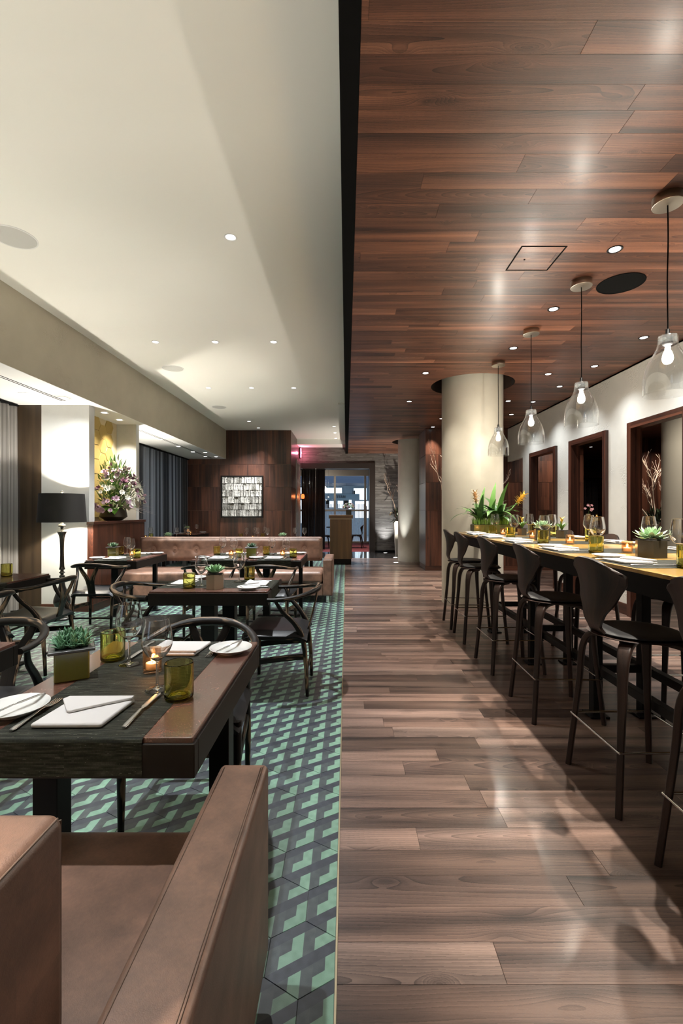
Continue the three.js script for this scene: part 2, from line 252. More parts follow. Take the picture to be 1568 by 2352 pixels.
M.olive = phy({ color: rgb(0.93, 0.92, 0.70), roughness: 0.0, transmission: 1, thickness: 0.01, ior: 1.5, attenuationColor: rgb(0.50, 0.47, 0.03), attenuationDistance: 0.024 });
M.amber = phy({ color: rgb(0.93, 0.78, 0.64), roughness: 0.05, transmission: 1, thickness: 0, ior: 1.5 });
M.wax = std({ color: rgb(0.75, 0.66, 0.50), roughness: 0.5 });
M.flame = std({ color: rgb(0, 0, 0), emissive: rgb(1, 0.66, 0.28), emissiveIntensity: 16 });
M.olivePot = phy({ color: rgb(0.125, 0.125, 0.02), roughness: 0.26, clearcoat: 0.6, clearcoatRoughness: 0.1 });
M.potRim = std({ color: rgb(0.05, 0.05, 0.05), roughness: 0.3 });
M.tanPot = std({ color: rgb(0.36, 0.27, 0.19), roughness: 0.4, metalness: 0.25 });
M.bronzePot = std({ color: rgb(0.065, 0.056, 0.038), roughness: 0.36, metalness: 0.4 });
M.soil = std({ color: rgb(0.02, 0.016, 0.012), roughness: 1 });
const leafMat = (c, r = 0.5, t = 0.25) => phy({ color: c, roughness: r, transmission: 0, side: THREE.DoubleSide, sheen: t, sheenRoughness: 0.6, sheenColor: rgb(0.6, 0.8, 0.5) });
M.leafGreen = leafMat(rgb(0.085, 0.20, 0.035)); M.leafDeep = leafMat(rgb(0.035, 0.10, 0.022), 0.35); M.leafPale = leafMat(rgb(0.42, 0.52, 0.24)); M.leafBright = leafMat(rgb(0.16, 0.40, 0.05));
M.leafDark = leafMat(rgb(0.018, 0.026, 0.012), 0.35); M.leafGrey = leafMat(rgb(0.45, 0.50, 0.42)); M.succGreen = leafMat(rgb(0.20, 0.36, 0.17), 0.5); M.succMint = leafMat(rgb(0.34, 0.50, 0.30), 0.5); M.succDark = leafMat(rgb(0.045, 0.10, 0.05), 0.45);
M.haworthia = (() => { const t = tex(64, 128, (i, j, o) => { const s = (noise(i * 0.5, j * 0.35) > 0.62 || Math.sin(j * 0.55 + noise(i * 0.2, 5) * 3) > 0.86) && i > 4 ? 1 : 0; const q = noise(i * 0.1, j * 0.06); o[0] = s ? 150 : 48 + 16 * q; o[1] = s ? 190 : 92 + 22 * q; o[2] = s ? 158 : 62 + 14 * q; }); t.repeat.set(18, 10); return phy({ map: t, roughness: 0.45, side: THREE.DoubleSide }); })();
M.petalPlum = leafMat(rgb(0.24, 0.10, 0.16), 0.6); M.petalMauve = leafMat(rgb(0.48, 0.33, 0.40), 0.6); M.petalWhite = leafMat(rgb(0.78, 0.78, 0.70), 0.6); M.petalYellow = leafMat(rgb(0.66, 0.42, 0.06), 0.5); M.petalPeach = leafMat(rgb(0.62, 0.42, 0.24), 0.5); M.petalPink = leafMat(rgb(0.68, 0.34, 0.36), 0.5);
M.branch = std({ color: rgb(0.58, 0.44, 0.34), roughness: 0.8 });
M.grassBlade = leafMat(rgb(0.24, 0.44, 0.06), 0.6);
M.goldTile = std({ color: rgb(0.55, 0.40, 0.13), metalness: 0.55, roughness: 0.42, bumpMap: scaled(leatherBump, 1.2, 1.2), bumpScale: 0.004 });
M.goldJoint = std({ color: rgb(0.70, 0.60, 0.40), roughness: 0.5, metalness: 0.3 });
M.shadeBlack = std({ color: rgb(0.018, 0.017, 0.016), roughness: 0.6 });
M.shadeInside = std({ color: rgb(0.62, 0.56, 0.42), roughness: 0.8 });
M.lampBlack = phy({ color: rgb(0.012, 0.012, 0.011), roughness: 0.22, clearcoat: 0.6, clearcoatRoughness: 0.1 });
M.curtainLight = phy({ map: (() => { const t = tex(512, 16, (i, j, o) => { const s = noise(i * 0.9, 3), w = noise(i * 0.11, 8); const v = 112 + 40 * (s - 0.5) + 46 * (w - 0.5); o[0] = v; o[1] = v - 3; o[2] = v - 6; }); t.repeat.set(1.5, 1); return t; })(), roughness: 0.95, transmission: 0.25, thickness: 0, side: THREE.DoubleSide });  // broad tones imitate shading of the folds, fine stripes are the weave
M.curtainDark = phy({ map: (() => { const t = tex(1024, 16, (i, j, o) => { const s = noise(i * 0.6, 13), w = smooth(0.38, 0.72, noise(i * 0.035, 21)); const v = 46 + 34 * (s - 0.5) + 92 * w * (0.65 + 0.35 * s); o[0] = v; o[1] = v + 2; o[2] = v + 6; }); t.repeat.set(0.55, 1); return t; })(), roughness: 0.95, transmission: 0.28, thickness: 0, side: THREE.DoubleSide });
M.bead = std({ color: rgb(0.035, 0.03, 0.03), metalness: 0.6, roughness: 0.28 });
M.bark = [0, 1, 2, 3].map((k) => std({ map: (() => { const t = tex(64, 96, (i, j, o) => { const q = fbm(i * 0.05 + k * 9, j * 0.04 + k * 3, 4), d = noise(i * 0.16 + k * 31, j * 0.09) > 0.68 ? 1 : 0, e = noise(i * 0.05 + k * 5, j * 0.2) > 0.82 ? 0.6 : 0; const b = [206, 190, 150, 214][k] + 50 * (q - 0.5) - 118 * Math.max(d * (0.4 + 0.2 * k), e); o[0] = b; o[1] = b - 5; o[2] = b - 14; }); return t; })(), bumpMap: leatherBump, bumpScale: 0.003, roughness: 0.75 }));
M.stone = std({ map: (() => { const t = tex(1024, 1024, (i, j, o) => { const row = Math.floor(j / 18), off = (row * 0.37) % 1, seg = Math.floor(i / 1024 * 5 + off * 5), h = noise(row * 3.1, seg * 5.7), g = noise(i * 0.02 + row * 3, j * 0.5), edge = (j % 18) < 2 ? -34 : 0; const v = 112 + 46 * (h - 0.5) + 30 * (g - 0.5) + edge; o[0] = v; o[1] = v - 5; o[2] = v - 10; }); t.repeat.set(0.5, 0.5); return t; })(), bumpMap: (() => { const t = tex(512, 1024, (i, j, o) => { const row = Math.floor(j / 18), off = (row * 0.37) % 1, seg = Math.floor(i / 512 * 5 + off * 5); o[0] = o[1] = o[2] = (j % 18) < 2 ? 20 : 110 + 110 * noise(row * 3.1, seg * 5.7) + 20 * noise(i * 0.1, j * 0.4); }, false); t.repeat.set(0.5, 0.5); return t; })(), bumpScale: 0.018, roughness: 0.8 });
M.marble = phy({ map: (() => { const t = tex(512, 512, (i, j, o) => { const w = fbm(i * 0.012, j * 0.02, 4) * 6, s = Math.abs(Math.sin(j * 0.035 + i * 0.055 + w)); const v = 26 + 60 * Math.pow(s, 9) + 14 * noise(i * 0.1, j * 0.1); o[0] = v; o[1] = v - 1; o[2] = v - 2; }); t.repeat.set(0.7, 0.7); return t; })(), roughness: 0.12, clearcoat: 0.6 });
M.carpet = std({ color: rgb(0.20, 0.035, 0.04), roughness: 1 });
M.brownPanel = phy({ map: scaled(walnut(11, [42, 33, 24], [68, 55, 40], 0.3), 0.25, 2), roughness: 0.4 });
M.standWood = phy({ map: scaled(walnut(12, [84, 60, 36], [128, 94, 58], 0.3), 0.25, 2), roughness: 0.35, clearcoat: 0.3, clearcoatRoughness: 0.2 });
M.greyMetal = std({ color: rgb(0.42, 0.40, 0.39), metalness: 0.7, roughness: 0.35 });
M.planterWhite = std({ color: rgb(0.62, 0.60, 0.54), roughness: 0.5 });
M.mesh = std({ color: rgb(0.60, 0.60, 0.57), roughness: 0.85, bumpMap: (() => { const t = tex(64, 64, (i, j, o) => { o[0] = o[1] = o[2] = ((i >> 2) + (j >> 2)) & 1 ? 200 : 60; }, false); t.repeat.set(12, 12); return t; })(), bumpScale: 0.001 });
M.lens = std({ color: rgb(0.9, 0.9, 0.9), emissive: rgb(1, 0.98, 0.95), emissiveIntensity: 4.5 });
M.bulb = std({ color: rgb(0.9, 0.9, 0.9), emissive: rgb(1, 0.9, 0.74), emissiveIntensity: 5 });
M.warmBulb = std({ color: rgb(0.9, 0.9, 0.9), emissive: rgb(1, 0.85, 0.6), emissiveIntensity: 8 });
M.pinkLed = std({ color: rgb(0.1, 0.1, 0.1), emissive: rgb(1, 0.25, 0.38), emissiveIntensity: 5 });
M.orangeGlow = std({ color: rgb(0.1, 0.1, 0.1), emissive: rgb(1, 0.16, 0.03), emissiveIntensity: 2.6 });
M.whiteTrim = std({ color: rgb(0.82, 0.82, 0.80), roughness: 0.5 });
M.windowFrame = std({ color: rgb(0.66, 0.60, 0.52), roughness: 0.4, metalness: 0.4 });
M.frost = phy({ color: rgb(0.85, 0.9, 0.95), roughness: 0.9, transmission: 0.5, thickness: 0, side: THREE.DoubleSide });
// ---------------------------------------------------------------- the room
const WC = 3.49, DC = 3.14, BC = 2.713;                       // white, walnut and window-bay ceiling heights
const SOFX = -3.24, WINX = -4.29, RWX = 3.565;                // soffit face, curtain line, right-hand wall
const FARD = 14.6, BRD = 12.33, BACKD = -4;                   // far stone wall, brown panelled wall, wall behind the camera
const COL = [{ x: 1.82, d: 6.62 }, { x: 1.80, d: 12.1 }], COLR = 0.43, RINGR = 0.585;
const seen = (x, y, d) => { if (d < 0.3) return false; const px = CX + x / d * F, py = CY - (y - EYE) / d * F; return px > -60 && px < 1628 && py > -60 && py < 2412; };

// green cement-tile floor
{
  const floor = structure('floor', 'green and slate patterned hexagonal cement tile floor on the left', 'floor', box(WINX - 0.3, -0.03, -0.12, -0.0025, BACKD, BRD + 0.4), M.grout);
  const g = 0.0007, R0 = TS - g, hex = (cx, cd) => [...Array(6).keys()].map((k) => { const a = Math.PI / 6 + k * Math.PI / 3; return [cx + R0 * Math.cos(a), cd + R0 * Math.sin(a)]; });
  const uvT = (cx, cd) => (x, d) => [(x - cx) / TW + 0.5, (d - cd) / (2 * TS) + 0.5];
  const base = slabPiece(hex(0, 0), 0, 1, 0.0006, 0.0016, uvT(0, 0)), XE = -0.0335, list = [];
  srand(5);
  for (let row = -40; row < 62; row++) for (let c = -24; c < 3; c++) {
    const cd = 1.8965 + row * 1.5 * TS, cx = -0.028 + c * TW + (((row % 2) + 2) % 2 ? TW / 2 : 0) - ((row % 2 + 2) % 2 ? TW : 0);
    if (cx - TW / 2 > XE || cx < WINX - 0.1 || cd < -1.5 || cd > BRD + 0.3) continue;
    list.push({ cx, cd, cut: cx + TW / 2 > XE, m: Math.floor(rnd() * 6), inView: seen(cx, 0, cd), hid: cd < 1.3 && cx < -0.15 || (cx < -0.5 && cx > -3.2 && cd > 6.4 && cd < 7.6) });
  }
  const clip = (poly) => { const o = []; for (let i = 0; i < poly.length; i++) { const a = poly[i], b = poly[(i + 1) % poly.length], ia = a[0] <= XE, ib = b[0] <= XE; if (ia) o.push(a); if (ia !== ib) { const t = (XE - a[0]) / (b[0] - a[0]); o.push([XE, a[1] + t * (b[1] - a[1])]); } } return o; };
  const best = list.filter((t) => t.inView && !t.hid).sort((a, b) => a.cd - b.cd).slice(0, 298), keep = new Set(best), rest = [];
  for (const t of list) {
    if (t.cut) { const poly = clip(hex(t.cx, t.cd)); if (poly.length < 3) continue; const a = Math.abs(THREE.ShapeUtils.area(poly.map(([x, d]) => new THREE.Vector2(x, d)))); if (a < 2e-4) continue; const geo = slabPiece(poly, 0, 1, 0.0006, 0.0016, uvT(t.cx, t.cd)); if (keep.has(t)) part(floor, 'tile', geo, M.tiles[t.m]); else rest.push(geo); }
    else if (keep.has(t)) { const o = part(floor, 'tile', base, M.tiles[t.m]); o.position.set(t.cx, (rnd() - 0.5) * 0.0004, -t.cd); }
    else rest.push(base.clone().translate(t.cx, 0, -t.cd));
  }
  const o = part(floor, 'tile_field', merge(rest), M.tiles[0]); o.userData.kind = 'stuff';
  structure('trim', 'thin brass edging strip between green tiles and walnut boards', 'trim', box(-0.0325, -0.0265, -0.02, 0.0006, BACKD, 12.7), M.brassStrip).name = 'trim_1';
}
// boards laid across the room, rows 0.127 deep
function boardField(parent, mats, { x0, x1, d0, d1, phase, y, up, seed, cut = [], most = 298, hide }) {
  srand(seed); const rows = [], rest = new Map(); let shown = [];
  const PW = 0.127, first = Math.floor((d0 - phase) / PW);
  for (let r = first; phase + r * PW < d1; r++) {
    const a = Math.max(d0, phase + r * PW) + 0.0004, b = Math.min(d1, phase + (r + 1) * PW) - 0.0004; if (b - a < 0.01) continue;
    let x = x0 - rr(0, 1.6);
    while (x < x1) {
      const L = rr(0.75, 2.1), p = Math.max(x, x0) + 0.0003, q = Math.min(x + L, x1) - 0.0003; x += L; if (q - p < 0.02) continue;
      const k = Math.floor(rnd() * mats.length * 0.999), ou = rr(0, 1.5), ov = 0.125 * Math.floor(rr(0, 3.99));
      const uvOf = (X, D) => [X - p + ou, D - a + ov];
      let polys = [[[p, a], [q, a], [q, b], [p, b]]];
      for (const c of cut) if (a < c.d + RINGR && b > c.d - RINGR && p < c.x + RINGR && q > c.x - RINGR) {
        const half = (D) => Math.sqrt(Math.max(0, RINGR * RINGR - (D - c.d) ** 2)), ds = [...Array(9).keys()].map((i) => lerp(a, b, i / 8)); polys = [];
        const lx = ds.map((D) => Math.min(q, Math.max(p, c.x - half(D)))), rx = ds.map((D) => Math.max(p, Math.min(q, c.x + half(D))));
        if (p < c.x && Math.max(...lx) - p > 0.004) polys.push([[p, a], ...ds.map((D, i) => [Math.max(p + 1e-4 * i, lx[i]), D]), [p, b]]);
        if (q > c.x && q - Math.min(...rx) > 0.004) polys.push([[q, b], ...ds.map((D, i) => [Math.min(q - 1e-4 * i, rx[i]), D]).reverse(), [q, a]]);
      }
      for (const poly of polys) { const xs = poly.map((s) => s[0]); rows.push({ poly, k, uvOf, d: (a + b) / 2, vis: [0, 0.5, 1].some((t) => seen(lerp(Math.min(...xs), Math.max(...xs), t), y, a)) && !(hide && hide((Math.min(...xs) + Math.max(...xs)) / 2, a)) }); }
    }
  }
  shown = new Set(rows.filter((t) => t.vis).sort((a, b) => a.d - b.d).slice(0, most));
  for (const t of rows) { const geo = slabPiece(t.poly, y, up, t.poly.length > 4 ? 0 : 0.0005, 0.0012, t.uvOf); if (shown.has(t)) part(parent, 'plank', geo, mats[t.k]); else { if (!rest.has(t.k)) rest.set(t.k, []); rest.get(t.k).push(geo); } }
  for (const [k, l] of rest) { const o = part(parent, 'plank_field', merge(l), mats[k]); o.userData.kind = 'stuff'; }
}
{
  const f = structure('floor', 'walnut board floor running under the bar table', 'floor', box(-0.0265, 9.4, -0.12, -0.002, BACKD, 12.7), M.subfloor);
  boardField(f, M.planks, { x0: -0.0262, x1: RWX - 0.001, d0: 0.55, d1: 12.69, phase: 1.917, y: 0, up: 1, seed: 21 });
  const f2 = structure('floor', 'walnut board floor of the corridor behind the plaster wall', 'floor', box(RWX, 9.4, -0.12, -0.003, 2, 16), M.subfloor);
  boardField(f2, M.planks, { x0: RWX, x1: 9.3, d0: 2.5, d1: 12.5, phase: 1.917, y: 0, up: 1, seed: 22, most: 40 });
  structure('floor', 'dark veined polished marble threshold floor before the far doorway', 'floor', box(-1.6, 3.5, -0.12, 0, 12.7, FARD + 0.05), M.marble);
  structure('floor', 'deep red carpet in the room beyond the far doorway', 'floor', box(-3.2, 3.5, -0.12, 0.002, FARD + 0.05, 18.6), M.carpet);
}
// ceilings
{
  const c = structure('ceiling', 'smooth off-white ceiling over the dining tables', 'ceiling', box(-4.6, -0.028, WC, WC + 0.2, BACKD, 13.9), M.ceilingPaint);
  structure('ceiling', 'lower off-white ceiling strip before the far stone wall', 'ceiling', box(-1.6, -0.028, 3.335, WC + 0.2, 13.9, FARD + 0.1), M.ceilingPaint);
  structure('ceiling', 'white band along the black beam at the far end of ceiling', 'ceiling', box(-0.165, -0.028, WC - 0.03, WC - 0.0005, 9.2, 13.9), M.ceilingPaint);
  structure('beam', 'long black steel beam between white and walnut ceilings', 'beam', box(-0.028, 0.054, DC - 0.004, WC + 0.1, BACKD, FARD), M.black);
  // slab above the boards, open above the two columns
  const pieces = []; let d = BACKD; for (const k of COL) { pieces.push(box(0.054, 9.4, DC + 0.002, WC + 0.2, d, k.d - RINGR)); pieces.push(box(0.054, k.x - RINGR, DC + 0.002, WC + 0.2, k.d - RINGR, k.d + RINGR)); pieces.push(box(k.x + RINGR, 9.4, DC + 0.002, WC + 0.2, k.d - RINGR, k.d + RINGR)); pieces.push(box(k.x - RINGR, k.x + RINGR, WC, WC + 0.2, k.d - RINGR, k.d + RINGR)); d = k.d + RINGR; }
  pieces.push(box(0.054, 9.4, DC + 0.002, WC + 0.2, d, FARD + 0.1));
  const w = structure('ceiling', 'glossy walnut board ceiling over the bar table', 'ceiling', merge(pieces), M.subfloor);
  boardField(w, M.ceilPlanks, { x0: 0.0545, x1: RWX - 0.001, d0: 0.8, d1: FARD, phase: 1.688, y: DC, up: -1, seed: 33, cut: COL });
  for (const k of COL) { const g = new THREE.CylinderGeometry(RINGR + 0.002, RINGR + 0.002, WC - DC, 64, 1, true); g.translate(k.x, (WC + DC) / 2, -k.d); part(w, 'recess_ring', g, std({ color: rgb(0.05, 0.032, 0.024), roughness: 0.5, side: THREE.DoubleSide })); }
  // access hatch cut into the boards
  const h = structure('trim', 'black outlined square access hatch in the walnut ceiling', 'hatch', merge([[1.2, 1.515, 3.13, 3.139], [1.2, 1.515, 3.441, 3.45], [1.2, 1.209, 3.139, 3.441], [1.506, 1.515, 3.139, 3.441]].map(([a, b, e, f]) => box(a, b, DC - 0.0025, DC + 0.001, e, f))), M.black);
  h.name = 'trim_2';
  const kh = new THREE.CylinderGeometry(0.006, 0.006, 0.003, 12); kh.translate(1.285, DC - 0.0015, -3.30); part(h, 'keyhole', kh, M.black);
}
// left: plaster soffit, window bay
structure('wall_soffit', 'tan trowelled plaster soffit above the window bay', 'wall', box(SOFX - 0.12, SOFX, BC + 0.003, WC, BACKD, BRD), M.plasterTan);
{
  const b = structure('ceiling', 'white lowered ceiling of the window bay', 'ceiling', box(-4.6, SOFX - 0.0005, BC, BC + 0.1, BACKD, BRD), M.bayPaint);
  for (const [d0, d1, x] of [[0.5, 5.78, -3.57], [7.9, BRD - 0.2, -3.57]]) for (const dx of [-0.02, 0.02]) part(b, 'air_slot', box(x + dx - 0.007, x + dx + 0.007, BC - 0.0015, BC + 0.001, d0, d1), M.black);
}
structure('wall_left', 'outer wall with tall windows behind the curtains', 'wall', merge([box(-4.6, -4.5, 2.6, 3.69, BACKD, BRD + 0.1), box(-4.6, -4.5, 0, 0.3, BACKD, BRD + 0.1), ...[[-4, -3.2], [0.8, 1.2], [5.75, 7.6], [11.9, 12.43]].map(([a, c]) => box(-4.6, -4.5, 0.3, 2.6, a, c))]), M.plasterTan);
[[-3.2, 0.8], [1.2, 5.75], [7.6, 11.9]].forEach(([a, b], i) => { const w = structure('window', ['tall window behind the camera', 'tall window behind the pale striped curtain', 'tall window behind the dark sheer curtain'][i], 'window', box(-4.555, -4.545, 0.3, 2.6, a, b), M.thinGlass); w.name = `window_${i + 1}`; part(w, 'window_frame', merge([box(-4.58, -4.52, 0.3, 0.36, a, b), box(-4.58, -4.52, 2.54, 2.6, a, b), ...[0, 0.25, 0.5, 0.75, 1].map((t) => box(-4.58, -4.52, 0.36, 2.54, lerp(a, b - 0.06, t), lerp(a, b - 0.06, t) + 0.06))]), M.blackMetal); });
structure('wall_fin', 'white plaster fin wall behind the floor lamp', 'wall', box(-4.0, -3.375, 0, BC, 6.0, 6.13), M.finPlaster);
structure('wall_fin', 'white plaster fin wall beside the dark sheer curtain', 'wall', box(-4.5, -3.385, 0, BC, 7.37, 7.47), M.finPlaster);
structure('wall_panel', 'dark brown wood panel beside the pale curtain', 'wall', box(-4.5, -4.0, 0, BC, 6.0, 6.1, true), M.brownPanel);
structure('baseboard_left', 'brown baseboard of the fin wall behind the floor lamp', 'baseboard', box(-4.0, -3.37, 0, 0.1, 5.985, 6.0), M.frameWood);
// niche with hexagonal gold tiles
{
  const w = structure('wall_niche', 'gold hexagon tiled back wall of the flower niche', 'wall', box(-3.80, -3.70, 0, BC, 6.13, 7.37), M.goldJoint), s = 0.125;
  const g = new THREE.CylinderGeometry(s - 0.007, s - 0.003, 0.012, 6); g.rotateZ(-Math.PI / 2); boxUV(g); srand(8);
  for (let r = 0; r < 9; r++) for (let c = 0; c < 7; c++) { const d = 6.14 + c * 1.5 * s * 1.1547 * 0.866 + 0.05, y = 1.22 + r * s * 1.732 + (c % 2 ? s * 0.866 : 0); if (d > 7.30 || d < 6.2 || y > BC - 0.06) continue; const o = part(w, 'tile', g, M.goldTile); o.position.set(-3.694 + rr(-0.0015, 0.0015), y, -d); o.rotation.x = 0; o.rotation.z = rr(-0.02, 0.02); }
}
// brown panelled wall and its return
function panels(parent, x0, x1, cols, rows, d, th = 0.02, side) {
  let k = 0; for (let i = 0; i < cols.length - 1; i++) for (let j = 0; j < rows.length - 1; j++) { const g = side ? box(d - th, d, rows[j] + 0.004, rows[j + 1] - 0.004, cols[i] + 0.0015, cols[i + 1] - 0.0015, true, [k * 0.31, k * 0.17]) : box(cols[i] + 0.0015, cols[i + 1] - 0.0015, rows[j] + 0.004, rows[j + 1] - 0.004, d, d + th, true, [k * 0.31, k * 0.17]); part(parent, 'panel', g, M.panel[(i * 2 + j) % 3]); k++; }
}
M.groove = std({ color: rgb(0.16, 0.10, 0.07), roughness: 0.4, metalness: 0.3 });
{
  const rows = [0.1, 1.32, 1.955, 2.57, WC], w = structure('wall_brown', 'dark walnut panelled wall behind the banquette tables', 'wall', box(-4.5, -1.49, 0, WC, BRD + 0.015, BRD + 0.15), M.groove);
  panels(w, 0, 0, [-4.49, -3.40, -2.20, -1.49], rows, BRD);
  const r = structure('wall_return', 'dark glossy panelled return wall beside the far doorway', 'wall', box(-1.65, -1.505, 0, WC, BRD + 0.15, 13.55), M.groove);
  panels(r, 0, 0, [BRD + 0.15, 12.85, 13.55], rows, -1.49, 0.02, true);
}
// grey metal door in the return wall, washed by a pink lamp
{
  const d = structure('door', 'grey metal door tinted pink beside the far doorway', 'door', box(-1.60, -1.50, 0, 2.75, 13.58, 14.5), M.greyMetal); d.name = 'door_1';
  part(d, 'door_frame', merge([box(-1.62, -1.46, 0, 2.85, 13.55, 13.62), box(-1.62, -1.46, 2.75, 2.85, 13.62, 14.5), box(-1.62, -1.46, 0, 2.85, 14.5, FARD)]), M.greyMetal);
  part(d, 'handle', merge([rod([-1.46, 0.95, -13.75], [-1.46, 1.25, -13.75], 0.012), rod([-1.50, 0.97, -13.75], [-1.46, 0.97, -13.75], 0.008), rod([-1.50, 1.23, -13.75], [-1.46, 1.23, -13.75], 0.008)]), M.chrome);
  structure('wall_return', 'wall above the grey metal door by the far doorway', 'wall', box(-1.65, -1.50, 2.85, WC, 13.55, FARD), M.panel[1]);
}
// far stone wall with doorway
{
  const L = -3.2, T = 2.78;
  structure('wall_far', 'grey split stone wall around the far doorway', 'wall', merge([box(-1.5, 3.5, T, WC, FARD, FARD + 0.25), box(0.80, 3.5, 0, T, FARD, FARD + 0.25), box(L, -1.5, 0, WC, FARD, FARD + 0.25)]), M.stone);
  const f = structure('door', 'wide dark framed doorway through the far stone wall', 'doorway', merge([box(-1.5, 0.92, 2.66, 2.83, FARD - 0.05, FARD + 0.3), box(0.745, 0.92, 0, 2.66, FARD - 0.05, FARD + 0.3)]), std({ color: rgb(0.028, 0.021, 0.018), roughness: 0.4 })); f.name = 'door_2';
  structure('baseboard_far', 'black base strip of the far stone wall', 'baseboard', box(0.92, 1.9, 0, 0.05, FARD - 0.012, FARD), M.black);
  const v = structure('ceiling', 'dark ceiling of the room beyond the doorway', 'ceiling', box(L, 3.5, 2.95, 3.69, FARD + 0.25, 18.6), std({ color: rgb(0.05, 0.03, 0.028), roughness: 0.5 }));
  part(v, 'ceiling_coffer', box(-0.95, -0.45, 2.935, 2.951, 15.9, 16.5), M.whiteTrim);
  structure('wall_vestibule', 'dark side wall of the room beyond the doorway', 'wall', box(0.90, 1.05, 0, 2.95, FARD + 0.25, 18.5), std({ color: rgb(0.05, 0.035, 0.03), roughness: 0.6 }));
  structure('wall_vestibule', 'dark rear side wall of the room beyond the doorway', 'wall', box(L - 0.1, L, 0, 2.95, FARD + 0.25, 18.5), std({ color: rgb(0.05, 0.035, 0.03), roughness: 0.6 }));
  // street window
  const D = 18.4, fr = [box(L, 0.95, 2.71, 2.95, D, D + 0.1), box(L, 0.90, 0.0, 0.08, D, D + 0.1), box(L, 0.90, 1.29, 1.36, D - 0.02, D + 0.1)]; for (const x of [-3.0, -2.1, -1.28, -0.50, 0.72]) fr.push(box(x, x + 0.08, 0.08, 2.71, D - 0.03, D + 0.1));
  const w = structure('window', 'street window with pale frame beyond the doorway', 'window', box(L, 0.9, 0.08, 2.71, D + 0.045, D + 0.055), M.thinGlass); w.name = 'window_4'; part(w, 'window_frame', merge(fr), M.windowFrame);
  const st = []; srand(3); for (let x = L + 0.05; x < 0.85; x += 0.052) st.push(box(x, x + rr(0.012, 0.028), 0.1, x > -1.3 && x < 0.8 ? 1.58 : 1.5, D + 0.035, D + 0.037)); const s = part(w, 'frosted_stripes', merge(st), M.frost); s.userData.kind = 'stuff';
}
// right: white plaster wall with framed openings onto a corridor
{
  const T = 2.40, x0 = RWX, x1 = RWX + 0.08, piers = [[BACKD, 4.72], [5.74, 6.22], [7.25, 7.72], [8.81, 9.24]];
  const w = [box(x0, x1, T, DC + 0.0015, BACKD, 10.1)]; for (const [a, b] of piers) w.push(box(x0, x1, 0, T, a, b));
  structure('wall_right', 'white pitted plaster wall with tall openings behind the bar', 'wall', merge(w), M.plasterWhite);
  [[4.72, 5.74, 'nearest'], [6.22, 7.25, 'second'], [7.72, 8.81, 'third']].forEach(([a, b, n], i) => { const s = 0.075; const f = structure('door', `${n} dark wood framed opening in the white plaster wall`, 'doorway', merge([box(x0 - 0.045, x1 + 0.02, 0, T + 0.02, a - 0.002, a + s, true), box(x0 - 0.045, x1 + 0.02, 0, T + 0.02, b - s, b + 0.002, true), box(x0 - 0.045, x1 + 0.02, T - s + 0.02, T + 0.02, a + s, b - s)]), M.frameWood); f.name = `door_${i + 3}`; });
  const bb = []; for (const [a, b] of piers) bb.push(box(x0 - 0.016, x0, 0, 0.14, a, b)); structure('baseboard_right', 'brown baseboard along the white plaster wall', 'baseboard', merge(bb), M.frameWood);
}
// end wall of the bar side: panelled block facing the room
{
  const rows = [0.1, 1.33, 1.945, 2.555, DC], D = 10.1;
  const w = structure('wall_end', 'dark walnut panelled block behind the near column', 'wall', box(1.765, 5.24, 0, DC, D + 0.015, 11.0), M.groove);
  panels(w, 0, 0, [1.75, 2.45, 3.05, 3.56, 4.1, 4.68, 5.24], rows, D);
  part(w, 'base_trim', box(1.74, 5.24, 0, 0.1, D - 0.012, D + 0.01), M.panel[0]);
  for (let j = 0; j < 4; j++) part(w, 'panel', box(1.752, 1.766, rows[j] + 0.004, rows[j + 1] - 0.004, D + 0.002, 10.99, true), j < 2 ? phy({ color: rgb(0.2, 0.19, 0.19), metalness: 0.6, roughness: 0.28 }) : M.panel[j % 3]);
  structure('wall_corridor', 'dark panelled wall at the end of the corridor', 'wall', box(7.05, 9.4, 0, DC, 11.4, 11.5, true), M.panel[1]);
  structure('wall_corridor', 'dark outer wall of the corridor', 'wall', box(9.3, 9.4, 0, DC, 2, 16), M.panel[2]);
  structure('wall_corridor', 'dark far wall of the dim room past the corridor', 'wall', box(3.5, 9.4, 0, DC, 15.9, 16.0), M.panel[2]);
  structure('wall_corridor', 'dark near wall of the corridor', 'wall', box(RWX, 9.4, 0, DC, 2.0, 2.1), M.panel[2]);
  structure('wall_corridor', 'dark side wall of the dim room past the corridor', 'wall', box(3.4, 3.5, 0, DC, 11.0, 16), M.panel[2]);
  structure('wall_back', 'plaster wall behind the camera', 'wall', box(-4.6, RWX + 0.2, 0, WC, BACKD - 0.1, BACKD), M.plasterTan);
}
// round columns
COL.forEach((k, i) => { const g = new THREE.CylinderGeometry(COLR, COLR, WC, 72); g.translate(k.x, WC / 2, -k.d); const p = g.attributes.uv; for (let j = 0; j < p.count; j++) p.setXY(j, p.getX(j) * 2.7, p.getY(j) * WC); structure('column', i ? 'round beige column lit from the floor near the far doorway' : 'large round beige column at the end of the bar table', 'column', g, M.column); });
{ const g = new THREE.CylinderGeometry(0.46, 0.46, DC, 64); g.translate(5.72, DC / 2, -7.5); structure('column', 'round beige column in the corridor seen through the nearest opening', 'column', g, M.column); }
